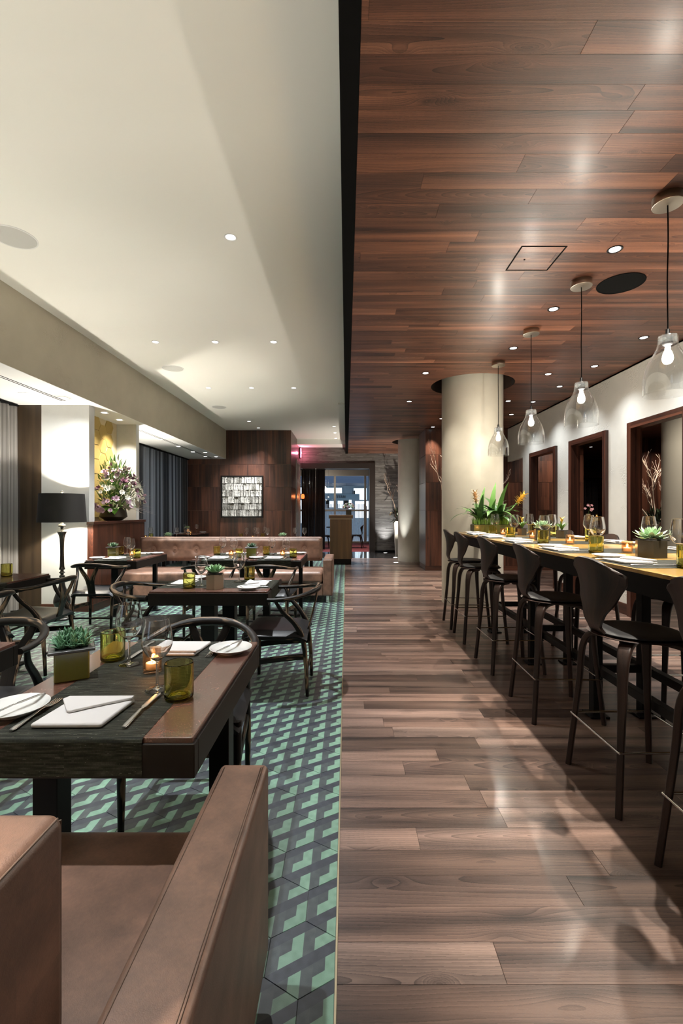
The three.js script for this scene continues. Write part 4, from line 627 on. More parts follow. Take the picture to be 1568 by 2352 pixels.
// ---------------------------------------------------------------- tableware shapes
const G = {};
{
  const out = smoothProfile([[0.0, 0.0], [0.030, 0.0008], [0.0365, 0.0018], [0.034, 0.0032], [0.018, 0.0055], [0.0062, 0.0105], [0.0042, 0.03], [0.004, 0.075], [0.0052, 0.092], [0.018, 0.102], [0.036, 0.121], [0.0465, 0.145], [0.0475, 0.163], [0.0435, 0.193], [0.0375, 0.226], [0.0368, 0.2305]], 70);
  const inn = smoothProfile([[0.0358, 0.2305], [0.0364, 0.226], [0.0424, 0.193], [0.0464, 0.163], [0.0454, 0.146], [0.035, 0.123], [0.018, 0.1045], [0.0, 0.0985]], 40);
  G.wine = lathe([...out, ...inn], 44);
  const tOut = [[0.0, 0.014], [0.012, 0.0125], [0.022, 0.006], [0.031, 0.0006], [0.037, 0.0004], [0.0415, 0.003], [0.0435, 0.008], [0.0438, 0.02], [0.0436, 0.06], [0.0436, 0.108], [0.0425, 0.1115], [0.0408, 0.1115], [0.0398, 0.108], [0.0398, 0.06], [0.0398, 0.018], [0.037, 0.011], [0.031, 0.0085], [0.022, 0.013], [0.012, 0.0205], [0.0, 0.0225]];
  G.tumbler = lathe(tOut, 44);
  G.holder = lathe([[0.0, 0.0], [0.030, 0.0], [0.0325, 0.003], [0.0328, 0.076], [0.0315, 0.078], [0.0303, 0.076], [0.030, 0.010], [0.0, 0.009]], 36);
  G.wax = lathe([[0.0, 0.0], [0.021, 0.0], [0.0225, 0.003], [0.0225, 0.022], [0.020, 0.024], [0.0, 0.0225]], 24);
  G.wick = rod([0, 0, 0], [0.001, 0.008, 0], 0.0008, 5);
  G.flame = lathe(smoothProfile([[0.0, 0.0], [0.0035, 0.004], [0.0042, 0.009], [0.0024, 0.017], [0.0, 0.025]], 12), 12);
  G.plate = lathe(smoothProfile([[0.0, 0.003], [0.030, 0.003], [0.045, 0.0], [0.050, 0.0], [0.053, 0.004], [0.070, 0.011], [0.084, 0.0195], [0.0855, 0.021], [0.084, 0.0222], [0.070, 0.0145], [0.053, 0.0078], [0.045, 0.0068], [0.0, 0.0066]], 60), 48);
  // napkin folded in four, with a pointed flap
  const nap = new RoundedBoxGeometry(0.188, 0.013, 0.165, 3, 0.006), p = nap.attributes.position; for (let k = 0; k < p.count; k++) p.setX(k, p.getX(k) + p.getZ(k) * -0.10); G.napkin = boxUV(nap.translate(0, 0.0075, 0));
  const fl = new THREE.Shape(); fl.moveTo(-0.09, -0.078); fl.lineTo(0.098, -0.078); fl.lineTo(0.098, -0.066); fl.quadraticCurveTo(0.02, -0.02, -0.028, 0.018); fl.quadraticCurveTo(-0.036, 0.024, -0.044, 0.014); fl.lineTo(-0.098, -0.06); fl.closePath();
  const fg = new THREE.ExtrudeGeometry(fl, { depth: 0.003, bevelEnabled: true, bevelThickness: 0.0022, bevelSize: 0.002, bevelSegments: 2, curveSegments: 10 }); fg.rotateX(Math.PI / 2); fg.translate(0, 0.0205, 0); G.flap = boxUV(fg);
  const lay = []; for (const y of [0.0025, 0.006, 0.0095]) lay.push(move(rbox(0.186, 0.0028, 0.163, 0.001), 0.0015, y, 0.0)); G.napLayers = merge(lay);
  // cutlery along -z, handle end at +z
  const handle = (L, w0, w1, y = 0.003) => sweep(curve([[0, y + 0.001, L], [0, y + 0.0025, L * 0.7], [0, y + 0.004, L * 0.35], [0, y + 0.006, 0]], 16), (q) => [lerp(w0, w1, smooth(0, 1, q)) * (0.6 + 0.4 * Math.min(1, q * 12)), 0.0018 + 0.0012 * (1 - q)], { n: 8, ref: V(0, 1, 0), p: 0.8 });
  const tines = []; for (let i = 0; i < 4; i++) { const x = (i - 1.5) * 0.0062; tines.push(sweep(curve([[x * 0.9, 0.0045, -0.032], [x, 0.003, -0.052], [x, 0.0045, -0.078]], 8), (q) => [lerp(0.0019, 0.0011, q), 0.0011], { n: 6, ref: V(0, 1, 0) })); }
  G.fork = merge([handle(0.125, 0.0095, 0.0042), sweep(curve([[0, 0.0085, 0.002], [0, 0.0075, -0.012], [0, 0.005, -0.024], [0, 0.0045, -0.036]], 10), (q) => [lerp(0.0042, 0.0118, smooth(0, 0.8, q)), 0.0012], { n: 8, ref: V(0, 1, 0) }), ...tines]);
  G.knifeHandle = handle(0.105, 0.0085, 0.0052, 0.004);
  G.knifeBlade = sweep(curve([[0, 0.0085, 0.0], [0.001, 0.0085, -0.045], [0.002, 0.008, -0.09], [0.005, 0.0075, -0.118]], 14), (q) => [q < 0.1 ? 0.005 : lerp(0.0095, 0.0095, q) * Math.sqrt(clamp((1.02 - q) * 6)), 0.0008], { n: 8, ref: V(0, 1, 0) });
}
function makeNapkin(label) { const t = thing('napkin', label, 'napkin'); part(t, 'folded_cloth', G.napkin, M.linen); part(t, 'flap', G.flap, M.linen); return t; }
function makeKnife(name, label, k = 1) { const t = thing(name, label, 'knife'); part(t, 'handle', G.knifeHandle, M.steel); part(t, 'blade', G.knifeBlade, M.steel); return t; }
function makeCandle(label) {
  const t = thing('votive_candle', label, 'candle'); part(t, 'holder', G.holder, M.amber); const w = part(t, 'wax', G.wax, M.wax); w.position.y = 0.0095; const k = part(t, 'wick', G.wick, M.black); k.position.y = 0.032; const f = part(t, 'flame', G.flame, M.flame); f.position.y = 0.036; return t;
}
const PROTO = {};
function put(kind, label, group, pos, turn = 0) {
  if (!PROTO[kind]) {
    const t = { wine: () => single('wine_glass', label, 'glass', G.wine, M.clear), tumbler: () => single('tumbler', label, 'glass', G.tumbler, M.olive), plate: () => single('bread_plate', label, 'plate', G.plate, M.china), fork: () => single('fork', label, 'fork', G.fork, M.steel), napkin: () => makeNapkin(label), knife: () => makeKnife('table_knife', label), spreader: () => { const o = makeKnife('butter_knife', label); o.scale.setScalar(0.8); return o; }, candle: () => makeCandle(label) }[kind]();
    t.position.set(...pos); t.rotation.y = turn; t.userData.group = group; PROTO[kind] = t; var o = t;
  } else { var o = copyOf(PROTO[kind], pos, turn, label, group); }
  if (kind === 'candle') { const l = new THREE.PointLight(AMBER, LUM.candle); l.position.set(pos[0], pos[1] + 0.048, pos[2]); l.castShadow = true; l.shadow.radius = 0.4; l.name = 'candle_flame_lamp'; scene.add(l); }
  return o;
}
const NAMES = { wine: 'empty stemmed wine glass', tumbler: 'olive green glass tumbler', plate: 'small white bread plate', spreader: 'butter knife on the bread plate', fork: 'steel dinner fork', knife: 'steel dinner knife', napkin: 'folded white napkin' };
// one place setting: centre of its table edge is at (cx, cd), the sitter looks along `turn`
function setting(cx, cd, y, turn, where, group, { jitter = 0, skip = '', mirror = 1 } = {}) {
  const c = Math.cos(turn), s = Math.sin(turn), P = (u, v) => { const x = u, z = -v; return [cx + x * c + z * s, 0, -cd + -x * s + z * c]; };
  const go = (k, u, v, dy, tr = 0) => { if (skip.includes(k[0])) return; const p = P(u + rr(-jitter, jitter), v + rr(-jitter, jitter)); p[1] = y + dy; put(k, `${NAMES[k]} ${where}`, `${group}: ${k === 'wine' ? 'wine glasses' : k + ' set'}`, p, turn + tr + rr(-0.06, 0.06) * (jitter ? 1 : 0.3)); };
  go('napkin', -0.025, 0.125, 0.0016, 0); go('fork', -0.165, 0.150, 0.0014, 0.02); go('knife', 0.123, 0.145, 0.0014, 0); go('plate', -0.238, 0.145, 0.0005, 0.4); go('spreader', -0.236, 0.135, 0.0195, -0.32);
  go('wine', 0.102, 0.305, 0.0016); go('tumbler', 0.194, 0.245, 0.0006);
}
function runner(label, cx, cd, y, half, width, drop, turn, group, m = M.runner) {
  let pr = []; const r = 0.012, e = half + 0.0085; pr.push([-e, -drop]); pr.push([-e, -r]); for (let i = 0; i <= 4; i++) { const a = i / 4 * Math.PI / 2; pr.push([-e + r - r * Math.cos(a), -r + r * Math.sin(a) + 0.0012]); } for (let i = 1; i < 24; i++) pr.push([lerp(-e + r, e - r, i / 24), 0.0012]); for (let i = 0; i <= 4; i++) { const a = i / 4 * Math.PI / 2; pr.push([e - r + r * Math.sin(a), -r + r * Math.cos(a) + 0.0012]); } pr.push([e, -r]); pr.push([e, -drop]); if (drop < 0.01) pr = [...Array(25).keys()].map((i) => [lerp(-half, half, i / 24), 0.0012]);
  const pos = [], uv = [], idx = []; let l = 0; pr.forEach(([z, h], i) => { if (i) l += Math.hypot(z - pr[i - 1][0], h - pr[i - 1][1]); for (const s of [-1, 1]) { pos.push(s * width / 2, h, z); uv.push(s * width / 2 + 0.5, l); } }); for (let i = 0; i < pr.length - 1; i++) { const a = i * 2; idx.push(a, a + 2, a + 1, a + 1, a + 2, a + 3); }
  const g = new THREE.BufferGeometry(); g.setAttribute('position', new THREE.Float32BufferAttribute(pos, 3)); g.setAttribute('uv', new THREE.Float32BufferAttribute(uv, 2)); g.setIndex(idx); g.computeVertexNormals();
  single('table_runner', label, 'table runner', g, m, at(cx, y, cd), turn, group);
}
// ---------------------------------------------------------------- plants in pots
const succLeaf = (L, W, thick, curl) => sweep(curve([[0, 0, 0], [0, L * 0.35, L * 0.02 + curl * 0.15], [0, L * 0.72, L * 0.0 + curl * 0.35], [0, L, curl]], 9), (q) => { const w = W / 2 * Math.pow(Math.sin(Math.PI * clamp(0.14 + 0.86 * Math.pow(q, 1.15), 0, 0.985)), 0.75); return [w, Math.max(0.0006, thick / 2 * (1 - q * 0.75))]; }, { n: 6, ref: V(0, 0, 1) });
function rosette(parent, pos, rings, m, { L, W, thick, n0 = 8, parts = true, kinds }) {
  const all = []; const shapes = [succLeaf(L, W, thick, -L * 0.12), succLeaf(L * 0.8, W * 0.92, thick, -L * 0.16), succLeaf(L * 0.58, W * 0.8, thick, -L * 0.16), succLeaf(L * 0.36, W * 0.55, thick, -L * 0.1)];
  for (let r = 0; r < rings; r++) { const n = Math.max(4, n0 - r), tilt = lerp(1.28, 0.25, r / Math.max(1, rings - 1)); for (let i = 0; i < n; i++) { const a = (i + r * 0.5) / n * Math.PI * 2 + rr(-0.12, 0.12); const g = shapes[Math.min(3, Math.floor(r * 4 / rings))]; if (parts) { const o = part(parent, 'leaf', g, m); o.rotation.set(tilt + rr(-0.1, 0.1), a, 0, 'YXZ'); o.position.set(pos[0], pos[1] + r * 0.003, pos[2]); } else all.push(turned(g, tilt + rr(-0.1, 0.1), a, [pos[0], pos[1] + r * 0.003, pos[2]])); } }
  if (!parts) { const o = part(parent, 'rosette', merge(all), m); o.userData.kind = 'stuff'; }
}
function planter(label, pos, turn, { style = 'olive', size = 0.105, h = 0.1, plant = 'haworthia', parts = true, group = 'succulent pots on the tables', name = 'potted_succulent' }) {
  const t = thing(name, label, 'plant', pos, turn, group), w = size;
  if (style === 'olive') {
    part(t, 'pot', rbox(w, h, w, 0.006, 3, h / 2), M.olivePot);
    const r = w + 0.034, k = (r - w) / 2 + 0.006, y = h + 0.004; part(t, 'rim', merge([move(rbox(r, 0.010, k, 0.003), 0, y, r / 2 - k / 2), move(rbox(r, 0.010, k, 0.003), 0, y, -r / 2 + k / 2), move(rbox(k, 0.010, r - 2 * k, 0.003), r / 2 - k / 2, y, 0), move(rbox(k, 0.010, r - 2 * k, 0.003), -r / 2 + k / 2, y, 0)]), M.potRim);
  } else if (style === 'hex') {
    const g = new THREE.CylinderGeometry(w * 0.58, w * 0.58, h, 6); g.translate(0, h / 2, 0); g.rotateY(Math.PI / 6); const q = g.toNonIndexed(); q.computeVertexNormals(); part(t, 'pot', q, M.bronzePot);
  } else { const a = new THREE.CylinderGeometry(w * 0.60, w * 0.60, h, 6).translate(0, h / 2, 0).toNonIndexed(); a.computeVertexNormals(); part(t, 'pot', a, M.tanPot); }
  part(t, 'soil', move(rbox(w * 0.9, 0.006, w * 0.9, 0.002), 0, h + (style === 'olive' ? 0.002 : 0.0005), 0), M.soil);
  const y = h + 0.006;
  if (plant === 'haworthia') { for (const [x, z, k] of [[-0.030, 0.026, 0.9], [0.004, 0.03, 1], [0.034, 0.024, 0.9], [-0.034, -0.008, 1], [0.0, -0.002, 1.15], [0.034, -0.01, 1.05], [-0.018, -0.034, 1.1], [0.018, -0.034, 1.1]]) { for (let r = 0; r < 3; r++) { const n = 9 - r * 2, g = succLeaf(0.054 * k * (0.86 + r * 0.1), 0.0145 * k, 0.006, 0.006); for (let i = 0; i < n; i++) { const a = i / n * 6.283 + r * 0.5 + rr(-0.2, 0.2), o = part(t, 'leaf', g, M.haworthia); o.rotation.set(lerp(0.92, 0.14, r / 2) + rr(-0.1, 0.1), a, 0, 'YXZ'); o.position.set(x, y, z); } } } }
  else if (plant === 'echeveria') rosette(t, [0, y + 0.002, 0], 5, M.succGreen, { L: 0.085, W: 0.034, thick: 0.007, n0: 10, parts });
  else if (plant === 'mint') { rosette(t, [0, y + 0.006, 0], 4, M.succMint, { L: 0.10, W: 0.040, thick: 0.008, n0: 9, parts }); rosette(t, [0.035, y, 0.02], 2, M.succMint, { L: 0.05, W: 0.022, thick: 0.006, n0: 6, parts }); rosette(t, [-0.05, y, 0.01], 2, M.succMint, { L: 0.05, W: 0.022, thick: 0.006, n0: 6, parts }); }
  else if (plant === 'aloe') rosette(t, [0, y, 0], 5, M.succDark, { L: 0.075, W: 0.016, thick: 0.006, n0: 11, parts });
  else if (plant === 'bromeliad') { const l = []; for (let i = 0; i < 14; i++) l.push(turned(leafGeo(rr(0.09, 0.13), 0.022, rr(0.6, 1.4)), rr(0.2, 0.6), i * 2.4, [0, y, 0])); const o = part(t, 'leaf_tuft', merge(l), M.leafGreen); o.userData.kind = 'stuff'; const f = []; for (let i = 0; i < 16; i++) f.push(turned(leafGeo(0.045, 0.012, 0.7), lerp(0.15, 1.0, (i % 4) / 4), i * 2.4, [0, y + 0.06 + (i % 4) * 0.016, 0])); part(t, 'flower', merge(f), M.petalYellow); }
  return t;
}
// ---------------------------------------------------------------- tables laid
const LAY = 'dining place settings';
srand(61);
// front table
runner('woven dark runner draped over the front table edge', -0.7155, 1.592, TH, 0.425, 0.395, 0.095, 0, 'woven table runners');
setting(-0.7105, 1.592 - 0.425, TH, 0, 'on the sofa side of the front table', LAY);
setting(-0.7105, 1.592 + 0.425, TH, Math.PI, 'on the chair side of the front table', LAY);
put('candle', 'lit amber votive candle between the glasses on the front table', 'votive candles on the dining tables', at(-0.695, TH + 0.0016, 1.64));
planter('spiky haworthia in a square olive pot with flared dark rim', at(-0.955, TH + 0.0005, 1.592), 0.54, { style: 'olive', plant: 'haworthia' });
// table at the left edge
runner('woven runner on the table at the left picture edge', -1.777, 1.592, TH, 0.425, 0.395, 0.095, 0, 'woven table runners');
setting(-1.777, 1.592 + 0.425, TH, Math.PI, 'on the table at the left picture edge', LAY, { jitter: 0.01 });
// middle table
runner('woven runner across the middle table', -0.987, 3.6, TH, 0.4225, 0.395, 0.095, A_, 'woven table runners');
setting(-0.987 + 0.4225, 3.6, TH, A_, 'on the aisle side of the middle table', LAY, { jitter: 0.008 });
setting(-0.987 - 0.4225, 3.6, TH, -A_, 'on the window side of the middle table', LAY, { jitter: 0.008 });
planter('green echeveria in a tan six-sided pot on the middle table', at(-0.975, TH + 0.0005, 3.40), 0.2, { style: 'tan', size: 0.115, h: 0.105, plant: 'echeveria' });
// window table
runner('woven runner on the window table before the floor lamp', -3.14, 3.46, TH, 0.42, 0.395, 0.095, A_, 'woven table runners');
setting(-3.14 + 0.42, 3.47, TH, A_, 'on the window table before the floor lamp', LAY, { jitter: 0.008 });
put('tumbler', 'olive green glass tumbler beside the pale curtain', 'dining place settings: tumbler set', at(-2.97, TH + 0.0006, 4.0));
// pair before the banquette
for (const [x, w] of [[-1.495, 'left'], [-0.845, 'right']]) {
  runner(`woven runner on the ${w} table before the banquette`, x, 5.775, TH, 0.43, 0.395, 0.095, 0, 'woven table runners');
  setting(x, 5.775 - 0.43, TH, 0, `on the chair side of the ${w} banquette table`, LAY, { jitter: 0.01 });
  setting(x, 5.775 + 0.43, TH, Math.PI, `on the leather side of the ${w} banquette table`, LAY, { jitter: 0.01 });
  put('candle', `lit amber votive candle on the ${w} table before the banquette`, 'votive candles on the dining tables', at(x + 0.04, TH + 0.0016, 5.78));
}
planter('dark aloe in an olive pot between the two banquette tables', at(-1.17, TH + 0.0005, 5.66), 0.1, { style: 'olive', size: 0.12, h: 0.115, plant: 'aloe', parts: false });
// table before the cabinet
runner('woven runner on the table before the cabinet', -2.73, 5.745, TH, 0.445, 0.38, 0.095, 0, 'woven table runners');
setting(-2.73, 5.745 - 0.445, TH, 0, 'on the chair side of the cabinet table', LAY, { jitter: 0.01 });
setting(-2.73, 5.745 + 0.445, TH, Math.PI, 'on the leather side of the cabinet table', LAY, { jitter: 0.01, skip: '' });
put('candle', 'lit amber votive candle on the table before the cabinet', 'votive candles on the dining tables', at(-2.70, TH + 0.0016, 5.76));
planter('dark aloe in a square olive pot on the table before the cabinet', at(-2.945, TH + 0.0005, 5.78), 0.15, { style: 'olive', size: 0.10, h: 0.11, plant: 'aloe', parts: false });
// tables behind the banquette: what shows above the leather back
const FARG = 'tableware on the far tables';
for (const [k, x, d, w] of [['wine', -3.98, 9.3, 'farthest left behind the banquette'], ['tumbler', -3.93, 9.2, 'behind the banquette by the curtain'], ['plate', -3.72, 9.25, 'behind the banquette by the curtain'], ['wine', -3.43, 9.25, 'third from the curtain behind the banquette'], ['wine', -3.2, 9.25, 'left of the far gap behind the banquette'],
  ['tumbler', -2.11, 9.15, 'left on the table before the panelled wall'], ['wine', -2.02, 9.25, 'left on the table before the panelled wall'], ['wine', -1.88, 9.4, 'second on the table before the panelled wall'], ['wine', -1.79, 9.2, 'third on the table before the panelled wall'], ['wine', -1.69, 9.5, 'fourth on the table before the panelled wall'], ['tumbler', -1.70, 9.3, 'right on the table before the panelled wall'], ['plate', -1.62, 9.2, 'on the table before the panelled wall'],
  ['wine', -1.56, 9.05, 'between the two tables behind the banquette'], ['wine', -1.03, 9.15, 'above the banquette near its arm'], ['wine', -0.84, 9.15, 'above the banquette end nearest the stand'],
  ['wine', -4.0, 11.35, 'left in the far corner'], ['wine', -3.76, 11.5, 'right in the far corner'], ['plate', -4.07, 11.25, 'left in the far corner'], ['plate', -3.70, 11.8, 'right in the far corner']]) put(k, `${NAMES[k]} ${w}`, FARG, at(x, TH + 0.0005, d));
put('candle', 'lit votive candle behind the banquette by the curtain', 'votive candles on the far tables', at(-4.02, TH + 0.0005, 9.15));
put('candle', 'lit votive candle on the table before the panelled wall', 'votive candles on the far tables', at(-1.86, TH + 0.0005, 9.1));
put('candle', 'lit votive candle on the far corner table', 'votive candles on the far tables', at(-3.87, TH + 0.0005, 11.35));
planter('small green succulent in a tan pot on the far corner table', at(-4.02, TH + 0.0005, 11.55), 0, { style: 'tan', size: 0.13, h: 0.11, plant: 'echeveria', parts: false });
planter('low pale succulent on the table behind the banquette', at(-3.58, TH + 0.0005, 9.2), 0, { style: 'tan', size: 0.12, h: 0.06, plant: 'mint', parts: false });
planter('low pale succulent on the table near the banquette arm', at(-1.29, TH + 0.0005, 9.3), 0, { style: 'tan', size: 0.14, h: 0.05, plant: 'mint', parts: false });

// ---------------------------------------------------------------- bar table laid
const BARL = 'bar place settings', cxB = (BX0 + BX1) / 2;
const barSeats = [1.62, 2.37, 3.13, 3.92, 4.64, 5.2];
barSeats.forEach((d, i) => {
  const n = ['first', 'second', 'third', 'fourth', 'fifth', 'sixth'][i];
  runner(`dark woven runner across the bar table at the ${n} stool`, cxB, d - 0.03, BT, (BX1 - BX0) / 2 - 0.012, 0.36, 0.0005, A_, 'runners across the bar table');
  setting(BX0, d, BT, -A_, `at the ${n} aisle-side bar seat`, BARL, { jitter: 0.012 });
  if (i > 0) setting(BX1, d - 0.03, BT, A_, `at the ${n} wall-side bar seat`, BARL, { jitter: 0.012 });
});
for (const [x, d, n] of [[1.80, 2.93, 'nearest'], [1.80, 3.68, 'second'], [1.80, 4.42, 'third'], [1.72, 5.02, 'farthest']]) put('candle', `${n} lit votive candle on the bar table`, 'votive candles on the bar table', at(x, BT + 0.0016, d));
planter('pale mint echeveria in a dark six-sided pot on the bar table', at(1.785, BT + 0.0005, 2.68), 0.1, { style: 'hex', size: 0.145, h: 0.10, plant: 'mint' });
planter('dark six-sided pot with low succulent on the bar table', at(1.80, BT + 0.0005, 4.20), 0.3, { style: 'hex', size: 0.125, h: 0.105, plant: 'mint', parts: false });
planter('small yellow bromeliad in dark pot left on the bar table', at(1.93, BT + 0.0005, 5.02), 0.1, { style: 'hex', size: 0.09, h: 0.075, plant: 'bromeliad', name: 'potted_bromeliad' });
planter('small yellow bromeliad in dark pot right on the bar table', at(2.12, BT + 0.0005, 4.5), 0.5, { style: 'hex', size: 0.09, h: 0.075, plant: 'bromeliad', name: 'potted_bromeliad' });
// ---------------------------------------------------------------- recessed lights
const ringG = lathe([[0.036, 0.0], [0.050, 0.0], [0.051, -0.003], [0.048, -0.005], [0.040, -0.003], [0.037, 0.004], [0.036, 0.012]], 28), lensG = new THREE.CylinderGeometry(0.036, 0.036, 0.004, 28);
const lightProto = {};
function downlight(label, group, x, y, d, power, { color = COOL, aim = null, angle = 0.62, pen = 0.7, trim = 'white', soft = 1.2, size = 1 } = {}) {
  const key = trim; let t;
  if (!lightProto[key]) { t = lightProto[key] = thing('recessed_downlight', label, 'ceiling light', at(x, y, d), 0, group); part(t, 'trim_ring', ringG, trim === 'white' ? M.whiteTrim : M.blackMetal); const l = part(t, 'lens', lensG, M.lens); l.position.y = -0.0005; }
  else t = copyOf(lightProto[key], at(x, y, d), 0, label, group);
  t.scale.setScalar(size);
  const s = new THREE.SpotLight(color, power, 0, angle, pen); s.position.set(x, y - 0.012, -d); s.target.position.set(...(aim ?? at(x, 0, d))); s.castShadow = true; s.shadow.radius = soft; s.name = 'downlight_lamp'; scene.add(s, s.target);
}
const ORD = ['nearest', 'second', 'third', 'fourth', 'fifth', 'sixth', 'seventh'];
const WG = 'recessed lights in the white ceiling', DG = 'recessed lights in the walnut ceiling';
const wx = WC - 0.0005;
downlight('single recessed light alone in the white ceiling foreground', WG, -0.83 * 1.102, wx, 3.28 * 1.102, LUM.white, { aim: at(-0.80, 0.7, 3.4) });
[[-2.22, 'left'], [-1.525, 'middle'], [-0.846, 'right']].forEach(([x, n]) => { downlight(`${n} recessed light of the nearer row of three in the white ceiling`, WG, x * 1.102, wx, 5.32 * 1.102, LUM.white); downlight(`${n} recessed light of the farther row of three in the white ceiling`, WG, x * 1.095, wx, 7.32 * 1.102, LUM.white); });
downlight('nearer recessed light of the pair before the panelled wall', WG, -2.36, wx, 11.1, LUM.white * 0.9, { aim: at(-2.75, 1.75, BRD), angle: 0.5, pen: 0.9 }); downlight('farther recessed light of the pair before the panelled wall', WG, -2.30, wx, 11.98, LUM.white * 0.35, {});
[11.75, 12.75, 13.7].forEach((d, i) => downlight(`${ORD[i]} recessed light in the short row beside the black beam`, WG, -0.315, wx, d, LUM.white * 0.9));
// unseen lights of the white ceiling, out of view above the front tables
[[-1.0, 1.35], [-2.4, 1.35]].forEach(([x, d], i) => { downlight(`unseen recessed light in the white ceiling above the front tables, ${i ? 'window' : 'aisle'} side`, WG, x, wx, d, LUM.white * 0.5); });
const yx = DC - 0.0005, blk = { trim: 'black', color: WARM };
[3.17, 4.11, 5.1].forEach((d, i) => downlight(`${ORD[i]} recessed light in the walnut ceiling between the pendants`, DG, 1.862, yx, d, LUM.wood, blk));
[4.79, 5.74, 6.68, 7.63, 8.63].forEach((d, i) => downlight(`${ORD[i]} recessed light in the row washing the white plaster wall`, DG, 3.115, yx, d, LUM.wash, { ...blk, color: COOL, aim: at(3.3, 0, d), angle: 0.95, pen: 1 }));
[6.07, 7.57].forEach((d, i) => downlight(`${ORD[i]} recessed light right of the large column`, DG, 2.68, yx, d, LUM.wood * 0.7, blk));
[6.03, 7.60].forEach((d, i) => downlight(`${ORD[i]} recessed light left of the large column`, DG, 1.045, yx, d, LUM.wood * (i ? 1.5 : 0.26), { ...blk, aim: at(i ? 1.045 : 1.32, i ? 0 : 1.0, d + (i ? 0 : 0.25)), pen: 0.95 }));
[9.03, 9.93].forEach((d, i) => downlight(`${ORD[i]} recessed light before the panelled block`, DG, 1.88, yx, d, LUM.wood * (i ? 0.5 : 1.5), blk));
// walnut ceiling lights outside the frame, over the near end of the bar and the aisle
[[1.862, 2.2], [1.862, 1.2], [1.045, 2.9], [3.115, 3.85], [3.115, 2.9]].filter((p) => p[0] !== 1.045).forEach(([x, d], i) => downlight(`recessed walnut-ceiling light outside the picture, ${ORD[i]} from the bar end`, DG, x, yx, d, x > 3 ? LUM.wash : LUM.wood * 1.3, x > 3 ? { ...blk, color: COOL, aim: at(3.3, 0, d), angle: 0.95, pen: 1 } : blk));
// window bay: square adjustable lights
const sqTrim = merge([[0, 0.05, 0.11, 0.01], [0, -0.05, 0.11, 0.01], [0.05, 0, 0.01, 0.09], [-0.05, 0, 0.01, 0.09]].map(([x, z, w, l]) => move(rbox(w, 0.004, l, 0.001), x, -0.001, z)));
function squareLight(label, x, d, aim, power, color = COOL, angle = 0.6) {
  const t = thing('square_spotlight', label, 'ceiling light', at(x, BC - 0.001, d), 0, 'square spotlights of the window bay'); part(t, 'trim', sqTrim, M.whiteTrim); const l = part(t, 'lens', lensG, M.lens); l.position.y = -0.004;
  const s = new THREE.SpotLight(color, power, 0, angle, 1); s.position.set(x, BC - 0.02, -d); s.target.position.set(...aim); s.castShadow = true; s.shadow.radius = 1.2; s.name = 'spotlight_lamp'; scene.add(s, s.target);
}
squareLight('square spotlight near the pale curtain rail', -3.80, 5.42, at(-3.85, 1.6, 6.0), LUM.bay * 0.8, COOL, 0.95);
squareLight('square spotlight before the white fin wall', -3.47, 5.62, at(-3.55, 1.5, 6.0), LUM.bay, COOL, 0.95);
squareLight('nearer square spotlight inside the flower niche', -3.42, 6.47, at(-3.55, 1.5, 6.75), LUM.niche, WARM, 0.75);
squareLight('farther square spotlight inside the flower niche', -3.46, 6.98, at(-3.58, 1.5, 7.2), LUM.niche, WARM, 0.75);
[[-3.62, 8.9], [-3.62, 9.87], [-3.62, 10.8], [-3.62, 11.75]].forEach(([x, d], i) => squareLight(`${ORD[i]} square spotlight along the dark sheer curtain`, x, d, at(x - 0.5, 0, d), LUM.bay * 0.45));
[[-3.36, 8.0], [-3.36, 10.9], [-3.36, 11.8]].forEach(([x, d], i) => squareLight(`${ORD[i]} square spotlight beside the soffit in the far bay`, x, d, at(x, 0, d), LUM.bay * 0.5));
[[-3.8, 3.9], [-3.8, 2.4], [-3.8, 0.9], [-3.8, -0.8]].forEach(([x, d], i) => squareLight(`square spotlight by the pale curtain outside the picture, ${ORD[i]}`, x, d, at(x - 0.2, 0, d), LUM.bay * 0.9));
// ceiling loudspeakers
const spk = (r) => [lathe([[0, 0], [r - 0.012, 0], [r - 0.012, 0.002], [0, 0.002]].map(([a, b]) => [a, -b]), 48), lathe([[r - 0.012, -0.001], [r - 0.009, -0.006], [r, -0.005], [r + 0.002, 0]], 48)];
function speaker(label, x, y, d, r, gm, rm) { const t = thing('ceiling_speaker', label, 'loudspeaker', at(x, y, d), 0, 'round ceiling loudspeakers'), [a, b] = spk(r); part(t, 'grille', a.translate(0, -0.002, 0), gm); part(t, 'rim', b, rm); }
speaker('round white ceiling speaker at the left picture edge', -2.63, WC, 3.615, 0.165, M.mesh, M.whiteTrim);
speaker('round white ceiling speaker beyond the middle lights', -2.64, WC, 6.96, 0.16, M.mesh, M.whiteTrim);
speaker('faint round white ceiling speaker nearest the panelled wall', -2.66, WC, 9.57, 0.15, M.mesh, M.whiteTrim);
speaker('round black ceiling speaker between the first pendants', 2.19, DC, 3.65, 0.172, M.black, M.black);

